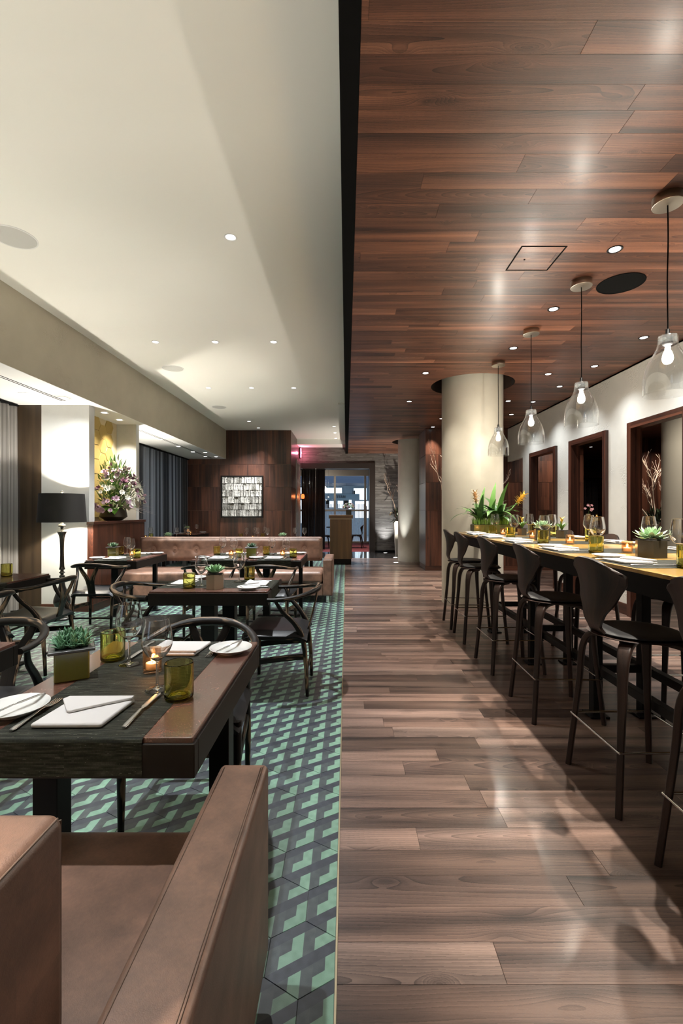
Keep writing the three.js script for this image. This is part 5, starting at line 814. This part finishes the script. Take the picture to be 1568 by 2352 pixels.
// ---------------------------------------------------------------- glass pendants
const shadeG = lathe(smoothProfile([[0.040, 0.340], [0.046, 0.338], [0.050, 0.325], [0.051, 0.300], [0.056, 0.270], [0.078, 0.225], [0.105, 0.170], [0.120, 0.110], [0.124, 0.06], [0.1245, 0.0]], 40).concat(smoothProfile([[0.1245, 0.0], [0.1225, -0.0015], [0.1205, 0.0], [0.120, 0.06], [0.116, 0.110], [0.101, 0.170], [0.074, 0.225], [0.052, 0.270], [0.047, 0.300], [0.046, 0.325], [0.040, 0.336]], 40)), 56);
const pendProto = [];
[2.64, 3.61, 4.59, 5.58].forEach((d, i) => {
  const label = `${['nearest', 'second', 'third', 'farthest'][i]} clear bell-shaped glass pendant over the bar table`, pos = at(1.855, 2.0, d); let t;
  if (i) { t = copyOf(pendProto[0], pos, i * 0.7, label, 'glass pendants over the bar table'); }
  else {
    t = pendProto[0] = thing('glass_pendant', label, 'pendant lamp', pos, 0, 'glass pendants over the bar table');
    part(t, 'canopy', lathe([[0, DC - 2.0], [0.078, DC - 2.0], [0.079, DC - 2.045], [0.077, DC - 2.050], [0, DC - 2.050]], 40), M.nickel);
    part(t, 'cord', sweep(curve([[0, DC - 2.05, 0], [0.002, 0.9, 0.001], [-0.002, 0.65, 0], [0, 0.40, 0.001], [0.0, 0.36, 0]], 24), () => [0.0035, 0.0035], { n: 8 }), M.black);
    part(t, 'wire', rod([0.006, DC - 2.05, 0], [0.006, 0.345, 0], 0.0007, 5), M.steel);
    part(t, 'socket', lathe([[0, 0.375], [0.010, 0.375], [0.012, 0.345], [0.026, 0.338], [0.027, 0.29], [0.020, 0.282], [0, 0.28]], 24), M.blackMetal);
    const sg = part(t, 'shade', shadeG, M.pendantGlass); part(sg, 'collar', lathe([[0.028, 0.339], [0.045, 0.336], [0.0455, 0.300], [0.040, 0.294]], 40), phy({ color: rgb(0.9, 0.92, 0.92), roughness: 0.12, transmission: 1, thickness: 0 }));
    part(t, 'bulb', lathe(smoothProfile([[0.0, 0.172], [0.018, 0.178], [0.0285, 0.200], [0.027, 0.222], [0.017, 0.248], [0.0135, 0.270], [0.0135, 0.284]], 22), 24), M.bulb);
  }
  const l = new THREE.PointLight(WARM, LUM.pendant); l.position.set(1.855, 2.205, -d); l.castShadow = true; l.shadow.radius = 1.3; l.name = 'pendant_lamp_light'; scene.add(l);
});

// ---------------------------------------------------------------- floor lamp
function floorLamp(label, x, d, power) {
  const t = thing('floor_lamp', label, 'floor lamp', at(x, 0, d), 0, 'tall black floor lamps');
  part(t, 'base', lathe(smoothProfile([[0, 0.0], [0.135, 0.0], [0.14, 0.012], [0.12, 0.03], [0.05, 0.045], [0.03, 0.06], [0, 0.065]], 26), 40), M.lampBlack);
  part(t, 'stem', lathe(smoothProfile([[0.03, 0.055], [0.022, 0.085], [0.05, 0.12], [0.088, 0.18], [0.092, 0.235], [0.07, 0.31], [0.038, 0.40], [0.026, 0.50], [0.032, 0.528], [0.018, 0.54], [0.020, 0.555], [0.034, 0.568], [0.02, 0.583], [0.019, 0.598], [0.033, 0.606], [0.026, 0.64], [0.0225, 0.75], [0.0225, 0.87], [0.032, 1.005], [0.052, 1.062], [0.055, 1.070], [0.02, 1.08], [0.02, 1.12], [0.038, 1.128], [0.042, 1.14], [0.036, 1.155], [0.018, 1.165], [0.012, 1.19], [0.012, 1.30]], 150), 36), M.lampBlack);
  const sh = part(t, 'shade', lathe([[0.262, 1.185], [0.241, 1.53], [0.242, 1.532], [0.264, 1.185], [0.262, 1.185]], 64), M.shadeBlack);
  part(sh, 'lining', lathe([[0.2405, 1.529], [0.2605, 1.187]], 64), std({ color: rgb(0.62, 0.56, 0.42), roughness: 0.8, side: THREE.DoubleSide }));
  part(sh, 'spider', merge([0, 1, 2].map((k) => rod([0.0, 1.52, 0.0], [0.24 * Math.cos(k * 2.094), 1.525, 0.24 * Math.sin(k * 2.094)], 0.002, 5))), M.nickel);
  part(t, 'finial', merge([move(new THREE.SphereGeometry(0.016, 16, 12), 0, 1.556, 0), rod([0, 1.38, 0], [0, 1.545, 0], 0.003, 6)]), M.chrome);
  const b = part(t, 'bulb', new THREE.SphereGeometry(0.032, 20, 14), M.warmBulb); b.position.y = 1.36;
  const l = new THREE.PointLight(WARM, power); l.position.set(x, 1.36, -d); l.castShadow = true; l.shadow.radius = 1.5; l.name = 'floor_lamp_light'; scene.add(l);
}
floorLamp('tall turned black floor lamp with black drum shade before the fin wall', -3.48, 5.60, LUM.lamp);
floorLamp('unseen black floor lamp behind the second fin wall, placed to light the white ceiling', -3.78, 7.82, LUM.lamp * 1.5);  // out of view, placed with the next three to light the white ceiling
floorLamp('unseen floor lamp left of the picture, placed to light the white ceiling', -2.95, 2.2, LUM.unseenUplamp * 0.62);
floorLamp('unseen floor lamp behind the camera by the window, placed to light the ceiling', -2.6, -1.4, LUM.unseenUplamp);
floorLamp('unseen floor lamp beside the camera near the aisle, placed to light the ceiling', -0.75, 0.02, LUM.unseenUplamp * 0.42);

// ---------------------------------------------------------------- flowers
function merged(parent, name, list, m) { const o = part(parent, name, merge(list), m); o.userData.kind = 'stuff'; return o; }
function bloom(n, L, W, tilt, bend, rows = 1) { const l = []; for (let r = 0; r < rows; r++) for (let i = 0; i < n; i++) l.push(turned(leafGeo(L * (1 - r * 0.2), W * (1 - r * 0.15), bend, { n: 4, root: 0.1 }), tilt * (1 - r * 0.45), (i + r * 0.5) / n * 6.283)); return merge(l); }
{ // niche arrangement
  const t = thing('flower_arrangement', 'large bouquet of mauve and white flowers in bronze bowl', 'flowers', at(-3.47, 1.179, 6.82)); srand(41);
  part(t, 'bowl', lathe([[0, 0.008], [0.10, 0.0], [0.12, 0.004], [0.185, 0.05], [0.19, 0.06], [0.165, 0.185], [0.160, 0.185], [0.182, 0.062], [0.11, 0.014], [0, 0.014]], 48), M.bronzePot);
  const kinds = [[], [], [], [], []], dir = (a, e) => [Math.cos(e) * Math.sin(a), Math.sin(e), Math.cos(e) * Math.cos(a)];
  for (let i = 0; i < 1500; i++) { const a = rr(0, 6.283), e = rr(0.0, 1.5), R = rr(0.14, 0.45) * (0.78 + 0.34 * Math.sin(e)), [x, y, z] = dir(a, e); if (x * R < -0.07) continue; const k = x < -0.05 || z > 0.2 ? (rnd() < 0.55 ? 2 : 0) : z < -0.1 && e < 0.7 ? 3 : rnd() < 0.45 ? 0 : rnd() < 0.6 ? 1 : 3; kinds[k].push(turned(leafGeo(rr(0.05, 0.11), rr(0.016, 0.034), rr(-0.4, 1.2), { n: 4 }), 1.45 - e + rr(-0.5, 0.5), a + rr(-0.5, 0.5), [x * R, 0.18 + y * R * 1.45, z * R])); }
  merged(t, 'foliage', kinds[0], M.leafGreen); merged(t, 'foliage', kinds[1], M.leafDeep); merged(t, 'foliage', kinds[2], M.leafPale); merged(t, 'foliage', kinds[3], M.leafGrey);
  const stems = []; for (let i = 0; i < 70; i++) { const a = rr(0, 6.283), e = rr(0.2, 1.4), [x, y, z] = dir(a, e), R = rr(0.25, 0.42); if (x * R < -0.12) continue; stems.push(rod([x * 0.05, 0.14, z * 0.05], [x * R, 0.18 + y * R * 1.4, z * R], 0.0025, 5)); } merged(t, 'stems', stems, M.leafDeep);
  const gr = []; for (let i = 0; i < 46; i++) { const a = rr(-0.5, 1.5) + 1.9, e = rr(-0.25, 0.75); const [x, y, z] = dir(a, e), L = rr(0.42, 0.62); gr.push(sweep(curve([[x * 0.06, 0.17, z * 0.06], [x * L * 0.5, 0.20 + y * L * 0.5 + 0.03, z * L * 0.5], [x * L, 0.19 + y * L, z * L]], 6), (q) => [lerp(0.0022, 0.0006, q), 0.0012], { n: 4 })); } merged(t, 'grass_stalks', gr, std({ color: rgb(0.42, 0.34, 0.30), roughness: 0.8 }));
  for (let i = 0; i < 5; i++) { const o = part(t, 'broad_leaf', leafGeo(0.24, 0.13, 1.1, { n: 6 }), M.leafBright); o.rotation.set(1.15 + i * 0.08, -0.35 + i * 0.22, 0, 'YXZ'); o.position.set(-0.02 + i * 0.02, 0.19 - i * 0.005, 0.12); }
  const bl = [bloom(6, 0.05, 0.032, 0.7, 0.5, 2), bloom(14, 0.038, 0.012, 1.2, 0.2), bloom(5, 0.045, 0.03, 0.35, -0.3), bloom(8, 0.03, 0.02, 0.9, 0.6, 3)];
  for (let i = 0; i < 150; i++) { const a = rr(-0.3, 3.4), e = rr(-0.05, 1.5), [x, y, z] = dir(a, e), R = rr(0.36, 0.44), hi = y > 0.62; const m = hi ? (rnd() < 0.55 ? M.petalMauve : rnd() < 0.5 ? M.petalPlum : M.petalWhite) : (rnd() < 0.62 ? M.petalWhite : rnd() < 0.6 ? M.petalMauve : M.petalPlum); if (x * R < -0.11) continue; const o = part(t, 'blossom', bl[Math.floor(rnd() * 4)], m); o.rotation.set(1.5 - e + rr(-0.3, 0.3), a, 0, 'YXZ'); o.position.set(x * R, 0.18 + y * R * 1.48, z * R); o.scale.setScalar(rr(0.9, 1.7)); }
}
{ // bromeliad trough at the end of the bar
  const t = thing('bromeliad_trough', 'long olive trough of flowering bromeliads at the bar table end', 'plant', at(1.76, BT + 0.0005, 5.60)); srand(51);
  part(t, 'trough', rbox(0.44, 0.10, 0.17, 0.005, 2, 0.05), M.olivePot); part(t, 'soil', move(rbox(0.42, 0.004, 0.15, 0.001), 0, 0.101, 0), M.soil);
  const gr = []; for (let i = 0; i < 620; i++) gr.push(turned(leafGeo(rr(0.05, 0.11), 0.005, rr(-0.5, 0.9), { n: 3 }), rr(0, 0.4), rr(0, 6.28), [rr(-0.21, 0.21), 0.1, rr(-0.07, 0.08)])); merged(t, 'grass', gr, M.grassBlade);
  for (const [x, z, n, hi] of [[-0.12, 0.0, 18, 0.30], [0.10, 0.01, 20, 0.30], [0.02, -0.03, 12, 0.34]]) for (let i = 0; i < n; i++) { const L = rr(0.30, 0.56), up = i < 2; const o = part(t, 'leaf', leafGeo(L, rr(0.06, 0.085), up ? rr(0.5, 1.0) : rr(1.1, 2.2), { n: 9, root: 0.32, tip: 0.9, fold: 0.05 }), rnd() < 0.5 ? M.leafGreen : M.leafDeep); o.rotation.set(up ? rr(0.02, 0.12) : rr(0.2, 0.75), i * 2.4 + rr(-0.3, 0.3), 0, 'YXZ'); o.position.set(x, 0.12, z); }
  for (const [x, y, z, tl, m] of [[-0.18, 0.42, 0.03, -0.1, M.petalPeach], [0.33, 0.42, -0.02, 0.7, M.petalYellow]]) { const f = part(t, 'flower_spike', (() => { const l = []; for (let i = 0; i < 34; i++) l.push(turned(leafGeo(rr(0.07, 0.10), 0.024, rr(0.8, 1.7), { n: 5 }), lerp(1.0, 0.1, i / 34), i * 2.4, [0, i * 0.0034, 0])); return merge(l); })(), m); f.position.set(x, y - 0.06, z); f.rotation.z = -tl; part(f, 'flower_stem', rod([0, -0.30, 0], [0, 0.02, 0], 0.007, 6), M.leafGreen); }
}
// tall planters with bare branches
function branchPlanter(label, x, d, { H = 0.95, w = 0.3, reach = 1.1, seed, blooms = true, top = 0.36 }) {
  const t = thing('branch_planter', label, 'plant', at(x, 0, d), 0, 'tall planters of bare branches'); srand(seed);
  const g = new THREE.CylinderGeometry(w * 0.72, w * 0.46, H, 4).rotateY(Math.PI / 4).translate(0, H / 2, 0).toNonIndexed(); g.computeVertexNormals(); part(t, 'pot', g, M.planterWhite);
  const lv = []; for (let i = 0; i < 260; i++) { const a = rr(0, 6.28), e = rr(-0.5, 1.4), R = rr(0.10, top); lv.push(turned(leafGeo(rr(0.08, 0.15), rr(0.03, 0.055), rr(-0.3, 0.8), { n: 4 }), 1.4 - e + rr(-0.5, 0.5), a, [Math.cos(e) * Math.sin(a) * R * 0.8, H + 0.08 + Math.sin(e) * R * 0.75, Math.cos(e) * Math.cos(a) * R * 0.8])); } merged(t, 'foliage', lv, M.leafDark);
  if (blooms) for (let i = 0; i < 7; i++) { const a = rr(0, 6.28), e = rr(-0.3, 0.7), R = top; const o = part(t, 'blossom', bloom(6, 0.06, 0.03, 0.6, 0.3), rnd() < 0.6 ? M.petalPeach : M.petalPink); o.position.set(Math.cos(e) * Math.sin(a) * R * 0.8, H + 0.08 + Math.sin(e) * R * 0.75, Math.cos(e) * Math.cos(a) * R * 0.8); o.rotation.set(1.2 - e, a, 0, 'YXZ'); }
  const segs = []; const grow = (p, dir, r, L, depth) => { const pts = [p.clone()]; let q = p.clone(), v = dir.clone(); const n = 6; for (let i = 0; i < n; i++) { v.add(V(rr(-0.34, 0.34), rr(-0.06, 0.24), rr(-0.34, 0.34))).normalize(); q = q.clone().addScaledVector(v, L / n); pts.push(q); if (depth > 0 && i > 0 && rnd() < 0.72) grow(q, v.clone().add(V(rr(-0.9, 0.9), rr(0.1, 0.6), rr(-0.9, 0.9))).normalize(), r * 0.62 * (1 - i * 0.06), L * rr(0.42, 0.62), depth - 1); } segs.push(sweep(pts, (s) => [Math.max(0.0016, lerp(r, r * 0.4, s)), Math.max(0.0016, lerp(r, r * 0.4, s))], { n: 5, ref: V(0.3, 0.2, 1).normalize() })); };
  for (const k of [[-0.75, 1, 0.2], [0.55, 1.0, -0.2], [-0.15, 1.2, 0.4], [0.2, 1.2, 0.1]]) grow(V(k[0] * 0.1, H + 0.02, k[2] * 0.1), V(...k).normalize(), 0.018, reach, 3);
  part(t, 'branches', merge(segs), M.branch).userData.kind = 'stuff';
}
branchPlanter('tall pale planter with bare branches beside the far stone wall', 1.60, 13.8, { H: 1.0, w: 0.34, reach: 0.95, seed: 71 });
branchPlanter('tall planter of branches half hidden behind the large column', 2.38, 8.9, { H: 1.0, w: 0.34, reach: 1.0, seed: 82, top: 0.46 });
branchPlanter('branch planter in the corridor seen through the nearest opening', 6.50, 9.6, { H: 0.95, w: 0.34, reach: 1.05, seed: 93, blooms: false, top: 0.42 });
// floor uplights at the far end
const upG = lathe([[0, 0.003], [0.055, 0.003], [0.06, 0.0], [0.075, 0.0], [0.076, 0.004], [0.058, 0.006], [0, 0.006]], 28);
[[1.22, 14.25, 'beside the stone wall', [1.25, 1.2, 14.6]], [1.38, 12.85, 'before the tall planter', [1.2, 3.1, 13.5]], [1.26, 11.6, 'before the far column', [1.52, 1.95, 11.86]]].forEach(([x, d, w, aim]) => {
  const t = thing('floor_uplight', `round floor uplight ${w}`, 'floor light', at(x, 0.0005, d), 0, 'round floor uplights'); part(t, 'trim_ring', lathe([[0.056, 0], [0.078, 0], [0.079, 0.004], [0.057, 0.005]], 28), M.steel); const l = part(t, 'lens', new THREE.CylinderGeometry(0.056, 0.056, 0.004, 28), M.lens); l.position.y = 0.002;
  const s = new THREE.SpotLight(d === 12.85 ? WARM : COOL, LUM.up * (d === 12.85 ? 2.6 : d === 11.6 ? 1.1 : 1), 0, d === 12.85 ? 0.9 : d === 11.6 ? 0.3 : 0.5, 1); s.position.set(x, 0.02, -d); s.target.position.set(aim[0], aim[1], -aim[2]); s.castShadow = true; s.name = 'uplight_lamp'; scene.add(s, s.target);
});
// pink lamp above the metal door, orange lantern
{
  const t = thing('pink_lamp', 'upright pink tube lamp high beside the far doorway', 'wall lamp', at(-1.425, 3.13, 14.35)); part(t, 'backplate', move(rbox(0.03, 0.36, 0.05, 0.004), -0.03, 0, 0), M.blackMetal); part(t, 'tube', new THREE.CapsuleGeometry(0.018, 0.26, 6, 16), M.pinkLed);
  const l = new THREE.PointLight(rgb(1, 0.22, 0.36), 1.1); l.position.set(-1.40, 3.13, -14.35); l.castShadow = true; l.name = 'pink_tube_light'; scene.add(l);
  const o = thing('orange_lantern', 'small glowing orange lantern by the bead curtain', 'lantern', at(-1.36, 1.76, 14.30)); part(o, 'glass', lathe(smoothProfile([[0, -0.07], [0.04, -0.06], [0.055, 0], [0.04, 0.06], [0.015, 0.08]], 16), 20), M.orangeGlow); part(o, 'hanger', rod([0, 0.08, 0], [0, 1.57, 0], 0.004, 6), M.blackMetal);
  const p = new THREE.PointLight(rgb(1, 0.3, 0.1), 0.25); p.position.set(-1.36, 1.76, -14.30); p.castShadow = true; p.name = 'lantern_lamp'; scene.add(p);
}
// ---------------------------------------------------------------- beyond the doorway
{
  const t = thing('bead_curtain', 'dark metal bead curtain hanging in the far doorway', 'curtain'); t.userData.kind = 'stuff'; srand(17); const s = [];
  for (let i = 0; i < 330; i++) { const x = -1.46 + i * 0.0023 + rr(-0.004, 0.004), d = 14.95 + rr(-0.06, 0.06); s.push(rod([x, 0.05, -d], [x + rr(-0.004, 0.004), 2.66, -d], rr(0.0026, 0.005), 5)); }
  part(t, 'strands', merge(s), M.bead); part(t, 'rail', box(-1.5, -0.68, 2.64, 2.68, 14.9, 15.0), M.black);
}
{ // cluster of glass balls
  const t = thing('bubble_chandelier', 'cluster chandelier of small glowing glass balls beyond the bead curtain', 'chandelier', at(-0.92, 2.95, 16.3)); srand(23); const ball = new THREE.SphereGeometry(0.05, 20, 14), bulb = new THREE.SphereGeometry(0.012, 10, 8);
  part(t, 'canopy', move(rbox(0.5, 0.015, 0.4, 0.002), 0, -0.0155, 0), M.whiteTrim);
  const pts = [[0.16, -0.92, 0.1], [0.14, -1.02, 0.06], [-0.05, -0.62, 0], [-0.2, -0.42, 0.1], [-0.32, -0.55, -0.1], [-0.45, -0.38, 0], [-0.52, -0.60, 0.1], [-0.60, -0.45, -0.1], [-0.12, -0.5, 0.15], [-0.3, -0.8, 0.0], [-0.25, -0.95, 0.1], [0.2, -1.25, 0.05], [0.05, -1.12, 0.1], [-0.42, -0.66, 0.12], [-0.08, -0.78, -0.1], [0.28, -1.15, 0.1]];
  for (const [x, y, z] of pts) { const o = part(t, 'glass_ball', ball, M.thinGlass); o.position.set(x, y, z); part(o, 'bulb', bulb, M.bulb); part(o, 'cord', rod([0, 0.05, 0], [0, -y - 0.02, 0], 0.0016, 5), M.steel); }
  const l = new THREE.PointLight(WARM, 2.2); l.position.set(-1.05, 2.3, -16.3); l.castShadow = true; l.shadow.radius = 8; l.name = 'chandelier_lamp'; scene.add(l);
}
downlight('unseen recessed light in the dark ceiling beyond the doorway', 'light beyond the doorway', 0.30, 2.949, 16.0, LUM.vest, { trim: 'black', color: WARM });  // out of view, lights the room beyond the doorway
{ const t = thing('small_table', 'small dark table behind the reception stand', 'table', at(-0.32, 0, 16.1)); part(t, 'table_top', lathe([[0, 0.72], [0.38, 0.72], [0.39, 0.735], [0.38, 0.75], [0, 0.75]], 40), M.darkTable); part(t, 'column', rod([0, 0.02, 0], [0, 0.72, 0], 0.03, 12), M.blackMetal); part(t, 'base', lathe([[0, 0], [0.22, 0], [0.21, 0.012], [0, 0.02]], 32), M.blackMetal); }
{ const t = thing('flower_cube', 'round posy of pale flowers in a dark cube on the reception stand', 'flowers', at(0.06, 1.211, 11.6)); srand(29); part(t, 'cube_vase', rbox(0.14, 0.13, 0.14, 0.004, 2, 0.065), M.bronzePot);
  const lv = []; for (let i = 0; i < 60; i++) { const a = rr(0, 6.28), e = rr(-0.1, 1.4); lv.push(turned(leafGeo(0.07, 0.03, 0.4, { n: 4 }), 1.4 - e, a, [Math.cos(e) * Math.sin(a) * 0.09, 0.17 + Math.sin(e) * 0.08, Math.cos(e) * Math.cos(a) * 0.09])); } merged(t, 'foliage', lv, M.leafGreen);
  const b = bloom(7, 0.04, 0.03, 0.7, 0.5, 3); for (let i = 0; i < 26; i++) { const a = i * 2.4, e = 1.45 - Math.sqrt(i / 26) * 1.5, o = part(t, 'blossom', b, [M.petalWhite, M.petalMauve, M.petalWhite, M.petalPink][i % 4]); o.position.set(Math.cos(e) * Math.sin(a) * 0.13, 0.18 + Math.sin(e) * 0.11, Math.cos(e) * Math.cos(a) * 0.13); o.rotation.set(1.5 - e, a, 0, 'YXZ'); } }
// seen through the second opening: a laid counter in a dim room
{ const t = thing('side_counter', 'wood-topped counter in the dim room beyond the second opening', 'table', at(6.9, 0, 13.3)); part(t, 'counter_top', rbox(1.6, 0.07, 0.6, 0.004, 2, 1.1), M.barTop); part(t, 'body', rbox(1.5, 1.06, 0.5, 0.004, 2, 0.53), M.panel[1]); put('candle', 'lit votive candle on the counter beyond the second opening', 'votive candle beyond the wall', at(7.2, 1.136, 13.15));
  const p = thing('pink_orchid', 'small pink orchid beside the votive beyond the second opening', 'flowers', at(6.98, 1.136, 13.2)); part(p, 'pot', lathe([[0, 0], [0.05, 0], [0.06, 0.09], [0.055, 0.09], [0, 0.08]], 20), M.planterWhite); const b = bloom(5, 0.05, 0.04, 1.1, 0.2); srand(37); for (let i = 0; i < 9; i++) { const o = part(p, 'blossom', b, M.petalPink); o.position.set(rr(-0.1, 0.14), rr(0.16, 0.34), rr(-0.05, 0.08)); o.rotation.set(rr(0.6, 1.5), rr(-0.8, 0.8), 0, 'YXZ'); } part(p, 'stem', rod([0, 0.08, 0], [0.04, 0.3, 0.03], 0.004, 5), M.leafGreen);
  const c = thing('bead_curtain', 'dark bead curtain in the dim room beyond the second opening', 'curtain'); c.userData.kind = 'stuff'; const s = []; for (let i = 0; i < 70; i++) { const x = 6.3 + i * 0.025 + rr(-0.008, 0.008); s.push(rod([x, 0.02, -14.6], [x, 2.3, -14.6], rr(0.004, 0.008), 5)); } part(c, 'strands', merge(s), M.bead); part(c, 'rail', box(6.2, 8.2, 2.3, 2.36, 14.55, 14.65), M.black);
  const cl = structure('ceiling', 'dark ceiling of the dim room beyond the corridor', 'ceiling', box(RWX, 9.4, DC - 0.02, DC + 0.001, 2, 16), M.panel[0]);
  for (const [x, d] of [[4.6, 9.0], [6.4, 8.8], [4.7, 6.0], [6.9, 12.9]]) downlight(`unseen recessed light in the corridor ceiling near ${x === 4.6 ? 'the third opening' : d === 8.8 ? 'the branch planter' : d === 6 ? 'the second opening' : 'the laid counter'}`, 'lights in the corridor ceiling', x, DC - 0.021, d, d === 8.8 ? LUM.corridor * 2 : LUM.corridor, { trim: 'black', color: WARM, angle: 0.8, aim: x === 4.6 ? at(4.6, 1.5, 10.1) : d === 8.8 ? at(6.6, 1.4, 9.8) : d === 6 ? at(5.6, 1.2, 7.4) : at(7.2, 1.2, 13.6) });  // out of view, placed to light the corridor panels, column and branches
  downlight('unseen recessed light placed to wash the panelled wall at the corridor end', 'lights in the corridor ceiling', 7.5, DC - 0.021, 10.5, LUM.corridor * 0.6, { trim: 'black', color: WARM, angle: 0.8, aim: at(7.6, 1.3, 11.4) });  // out of view, lights the panelled end wall
}
// ---------------------------------------------------------------- street outside
{
  structure('pavement', 'grey pavement outside the street window', 'pavement', box(-14, 12, -0.3, -0.1, 18.8, 34), std({ color: rgb(0.42, 0.44, 0.46), roughness: 0.9 }));
  const D = 26, t = thing('shopfront', 'pale blue shopfront across the street with a dark canopy', 'building'); const wall = std({ color: rgb(0.42, 0.52, 0.58), roughness: 0.8 });
  part(t, 'wall', merge([box(-9, 9, -0.1, 9, D, D + 0.4)]), wall);
  part(t, 'canopy', box(-9, 9, 2.72, 3.6, D - 2.4, D - 0.02), std({ color: rgb(0.09, 0.12, 0.18), roughness: 0.7 }));
  part(t, 'fascia', box(-1.05, 0.75, 1.92, 2.26, D - 0.06, D), std({ color: rgb(0.30, 0.42, 0.48), roughness: 0.6 }));
  const lit = std({ color: rgb(0.5, 0.55, 0.6), emissive: rgb(0.72, 0.88, 1.0), emissiveIntensity: 2.2 });
  for (const [a, b, c, d] of [[-3.6, -2.2, 2.28, 2.62], [-1.9, -0.25, 2.30, 2.60], [0.42, 1.15, 1.92, 2.58], [-0.95, -0.72, 1.5, 1.85], [-0.48, -0.18, 1.45, 1.86], [0.15, 0.3, 1.4, 2.15], [0.5, 1.3, 0.9, 1.85], [-4, -2.4, 0.6, 1.9]]) { const w = part(t, 'window', box(a, b, c, d, D - 0.03, D), lit); part(w, 'window_frame', merge([box(a - 0.03, a, c - 0.03, d + 0.03, D - 0.05, D), box(b, b + 0.03, c - 0.03, d + 0.03, D - 0.05, D), box(a, b, c - 0.03, c, D - 0.05, D), box(a, b, d, d + 0.03, D - 0.05, D)]), std({ color: rgb(0.5, 0.55, 0.58), roughness: 0.6 })); }
  for (const [a, b, c, d] of [[-1.15, -0.98, 1.45, 1.9], [-0.12, 0.1, 1.4, 1.88], [0.36, 0.5, 2.0, 2.45]]) part(t, 'door', box(a, b, c, d, D - 0.04, D), M.blackMetal);
  const font = await new FontLoader().loadAsync('fonts/droid/droid_sans_bold.typeface.json'); const tg = new TextGeometry('TITAN', { font, size: 0.15, depth: 0.02, curveSegments: 3 }); tg.computeBoundingBox(); const bb = tg.boundingBox; tg.translate(-(bb.max.x + bb.min.x) / 2, 0, 0); const o = part(t, 'lettering', tg, std({ color: rgb(0.04, 0.06, 0.08), roughness: 0.6 })); o.position.set(-0.35, 2.02, -(D - 0.065)); o.scale.x = 1.02;
}
renderer.render(scene, camera);
